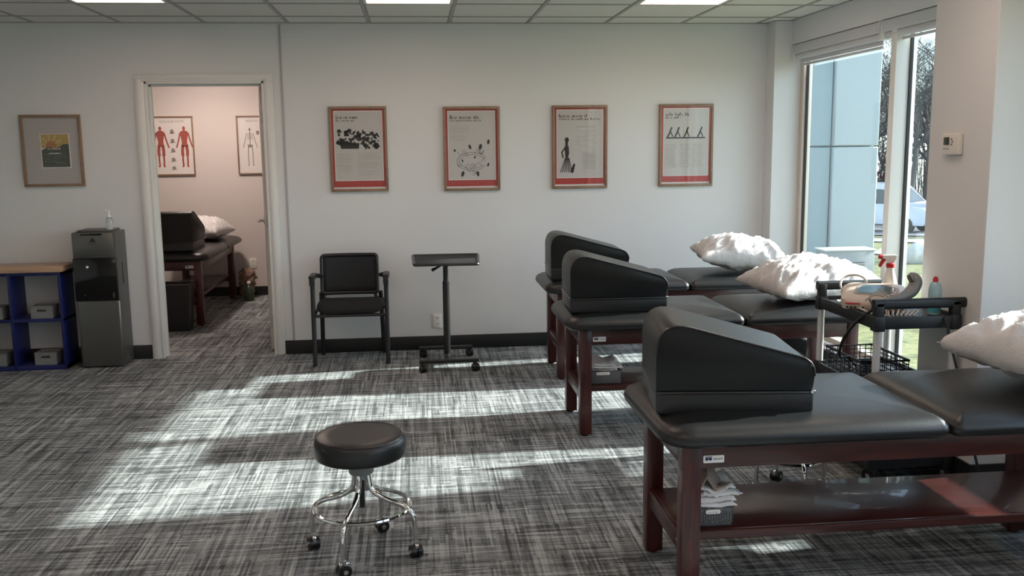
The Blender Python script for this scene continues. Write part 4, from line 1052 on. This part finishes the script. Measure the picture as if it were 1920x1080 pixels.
# AC condenser
ax0, ax1, ay0, ay1 = 5.02, 5.66, 11.0, 11.3; az = gz(5.3, 11.1)
t = thing('condenser_unit', 'white outdoor air conditioner unit before the blue wing', 'air conditioner', (5.34, 11.15, az), world=True)
zt = .30
B(ax0, ay0, az+.02, ax1, ay1, zt-.02, bev=.008).build('casing', mat('condenser_casing', (.30, .31, .31), .5), t)
B(ax0-.015, ay0-.015, zt-.02, ax1+.015, ay1+.015, zt, bev=.005).build('top_cover', mat('condenser_white', (.55, .56, .56), .5), t)
gr = MB()
for k in range(22): gr.box(ax0+.03, ay0-.008, az+.08+k*.033, ax1-.13, ay0-.002, az+.088+k*.033)
gr.build('grille_slats', m_darkgrey, t, kind='stuff')
MB().tube([(ax0+.27+.2*cos(2*pi*k/30), ay0-.012, (az+zt)/2+.2*sin(2*pi*k/30)) for k in range(30)], .008, n=6, closed=True).build('fan_ring', m_darkgrey, t)
MB().lathe([(.19, 0), (.19, .002), (.03, .01), (0, .01)], (0, 0, 0), 30, Matrix.Translation((ax0+.27, ay0-.004, (az+zt)/2))@Matrix.Rotation(pi/2, 4, 'X')).build('fan_recess', m_darkgrey, t)
MB().blob((11.3, 19.9, gz(11.3, 19.9)+.20), (.30, .28, .30), 2, .12, 1.2).build('pale_boulder', mat('pale_stone', (.55, .54, .51), .9, bump=.3, bscale=10))
tag(bpy.data.objects['pale_boulder'], 'pale rounded boulder on the lawn beside the pier edge of the window', 'boulder')
# van
vd = 39.5; vc = Vector((.4575, .889, 0))*vd; vc.z = gz(vc.x, vc.y)+.05
va = math.atan2(-.898, -.440)+rad(62)      # heading: towards the camera and to the right
van = thing('van', 'white van parked on the street seen through the window', 'van', vc, va)
# local: +x forward, length 4.9, width 1.9
side = fillet([(-2.35, .35), (2.3, .35), (2.42, .55), (2.38, .95), (1.55, 1.12), (.85, 1.78), (.5, 1.86), (-2.1, 1.88), (-2.42, 1.6), (-2.45, .6)], [.05, .05, .1, .12, .1, .12, .1, .15, .15, .1], 4)
m_van = mat('van_white', (.62, .64, .66), .35, coat=.4); m_vg = mat('van_glass', (.05, .07, .08), .12)
MB().prism([tuple(p) for p in side], lambda u, v, w: (u, w*(1-.06*max(0, v-1)), v), -.93, .93, bev=.05, seg=3).build('body', m_van, van)
for s in (-1, 1):
    for wpts in ([(.15, 1.12), (1.25, 1.12), (.72, 1.66), (.15, 1.68)], [(-1.0, 1.12), (.05, 1.12), (.05, 1.68), (-1.0, 1.70)], [(-2.15, 1.12), (-1.1, 1.12), (-1.1, 1.70), (-2.0, 1.70)]):
        MB().prism(fillet(wpts, [.06]*4, 3), lambda u, v, w, s=s: (u, s*(.915-.05*(v-1))+w, v), -.005, .02 if s > 0 else -.02).build('side_window', m_vg, van)
MB().prism([(-.78, 0), (.78, 0), (.68, .82), (-.68, .82)], lambda u, v, w: (1.50-.66*v*1.0+w, u, 1.17+.62*v*1.0+w), .0, .02).build('windshield', m_vg, van)
MB().box(2.36, -.62, .55, 2.44, .62, .85, bev=.02).build('grille', m_vg, van)
MB().box(2.42, -.26, .56, 2.455, .26, .70).build('number_plate', m_thermo, van)
MB().box(2.30, -.88, .36, 2.46, .88, .48, bev=.02).build('bumper', m_darkgrey, van)
for s in (-1, 1): MB().box(2.24, s*.80-.12, .72, 2.41, s*.80+.12, .92, bev=.03).build('headlight', m_chrome, van)
for x in (-1.5, 1.55):
    for s in (-1, 1):
        wl = MB().cyl((x, s*.72, .33), (x, s*.95, .33), .33, n=28).build('wheel', m_castb, van); MB().cyl((x, s*.945, .33), (x, s*.965, .33), .20, n=20).build('hubcap', m_leg, wl)
for s in (-1, 1): MB().box(.95, s*.93 if s > 0 else -1.12, 1.10, 1.05, 1.12 if s > 0 else -.93, 1.26, bev=.02).build('mirror', m_castb, van)
# distant brick house
hz = gz(30, 52)
t = thing('brick_house', 'distant red brick house behind the trees at the right of the window', 'house', (38, 58, hz), world=True)
B(36.4, 57, hz, 45, 64, hz+3.2).build('walls', mat('brick_red', (.22, .06, .045), .9, var=.3, vscale=6), t, smooth=False)
MB().prism([(56.5, hz+3.2), (64.5, hz+3.2), (60.5, hz+5.6)], lambda u, v, w: (w, u, v), 36.1, 45.3).build('roof', m_bin, t, smooth=False)
for x in (37.2, 39.4, 41.6): B(x, 56.95, hz+1.1, x+.9, 57.02, hz+2.3).build('house_window', m_outlet, t)
# bare trees
m_bark = mat('bare_bark', (.075, .072, .071), .9, var=.3, vscale=4)
def make_tree(label, seed, H=11):
    r = random.Random(seed); tr = MB(); br = MB(); cnt = [0]
    def grow(p, d, L_, rad_, dep):
        cnt[0] += 1; pts = [p]; q = p.copy(); dd = d.copy()
        for k in range(3):
            dd = (dd+Vector((r.uniform(-1, 1), r.uniform(-1, 1), r.uniform(-.4, .7)))*.16).normalized(); q = q+dd*L_/3; pts.append(q.copy())
        (tr if dep == 0 else br).tube(pts, rad_, n=7 if dep == 0 else (4 if dep < 3 else 3), radii=[rad_*(1-.35*k/3) for k in range(4)])
        if dep >= 6: return
        nb = 5 if dep == 0 else (4 if dep < 4 else 3)
        for k in range(nb):
            tpos = pts[1].lerp(pts[3], r.uniform(.0, 1)) if k < nb-1 else pts[3]
            a = r.uniform(0, 2*pi); side_ = Vector((cos(a), sin(a), r.uniform(-.1, .5))); nd = (dd*(.75)+side_*r.uniform(.5, .95)).normalized()
            grow(tpos, nd, L_*r.uniform(.55, .78), rad_*r.uniform(.42, .6), dep+1)
    grow(Vector((0, 0, -.2)), Vector((0, 0, 1)), H*.36, .17, 0)
    t = thing('bare_tree', label, 'tree', (0, 0, 0), 0, 'bare trees beyond the street')
    tr.build('trunk', m_bark, t); b_ = br.build('branches', m_bark, t, smooth=False, kind='stuff')
    return t
protos = [make_tree('bare leafless tree in the row beyond the street, outside the window', s, hh) for s, hh in ((1, 13), (5, 15), (9, 12.5))]
r = random.Random(77); k = 0
dv = Vector((.47, .88, 0)); pv = Vector((.88, -.47, 0))
for d_ in (27, 43.5, 49, 54, 60, 67, 75):
    for s in range(-3, 6):
        if d_ == 27 and s not in (1,): continue
        off = s*(3.1+d_*.012)+r.uniform(-.8, .8)
        p = dv*d_+pv*(off+d_*.03)
        if p.x < 8 or p.y < 14: continue
        o = protos[k] if k < 3 else dup(protos[k % 3]); k += 1
        o.location = (p.x, p.y, gz(p.x, p.y)); o.rotation_euler = (0, 0, r.uniform(0, 6.28)); sc_ = r.uniform(.8, 1.15); o.scale = (sc_, sc_, sc_)

# thin saplings between the trees: nobody could count them
tk = MB(); r = random.Random(31)
for k in range(900):
    p = dv*r.uniform(50, 66)+pv*r.uniform(-14, 26); z = gz(p.x, p.y)
    hgt = r.uniform(2.2, 5.5); q = Vector((p.x, p.y, z-.1)); top = q+Vector((r.uniform(-.5, .5), r.uniform(-.5, .5), hgt))
    tk.tube([q, q.lerp(top, .5)+Vector((r.uniform(-.15, .15), r.uniform(-.15, .15), 0)), top], .03, n=3, radii=[.035, .025, .01])
    for j in range(7):
        b0 = q.lerp(top, r.uniform(.15, .95)); tk.tube([b0, b0+Vector((r.uniform(-1, 1), r.uniform(-1, 1), r.uniform(.1, .9)))*.8], .012, n=3, radii=[.014, .006])
tag(tk.build('sapling_thicket', m_bark, smooth=False), 'grey thicket of bare saplings beyond the street', 'thicket', kind='stuff')
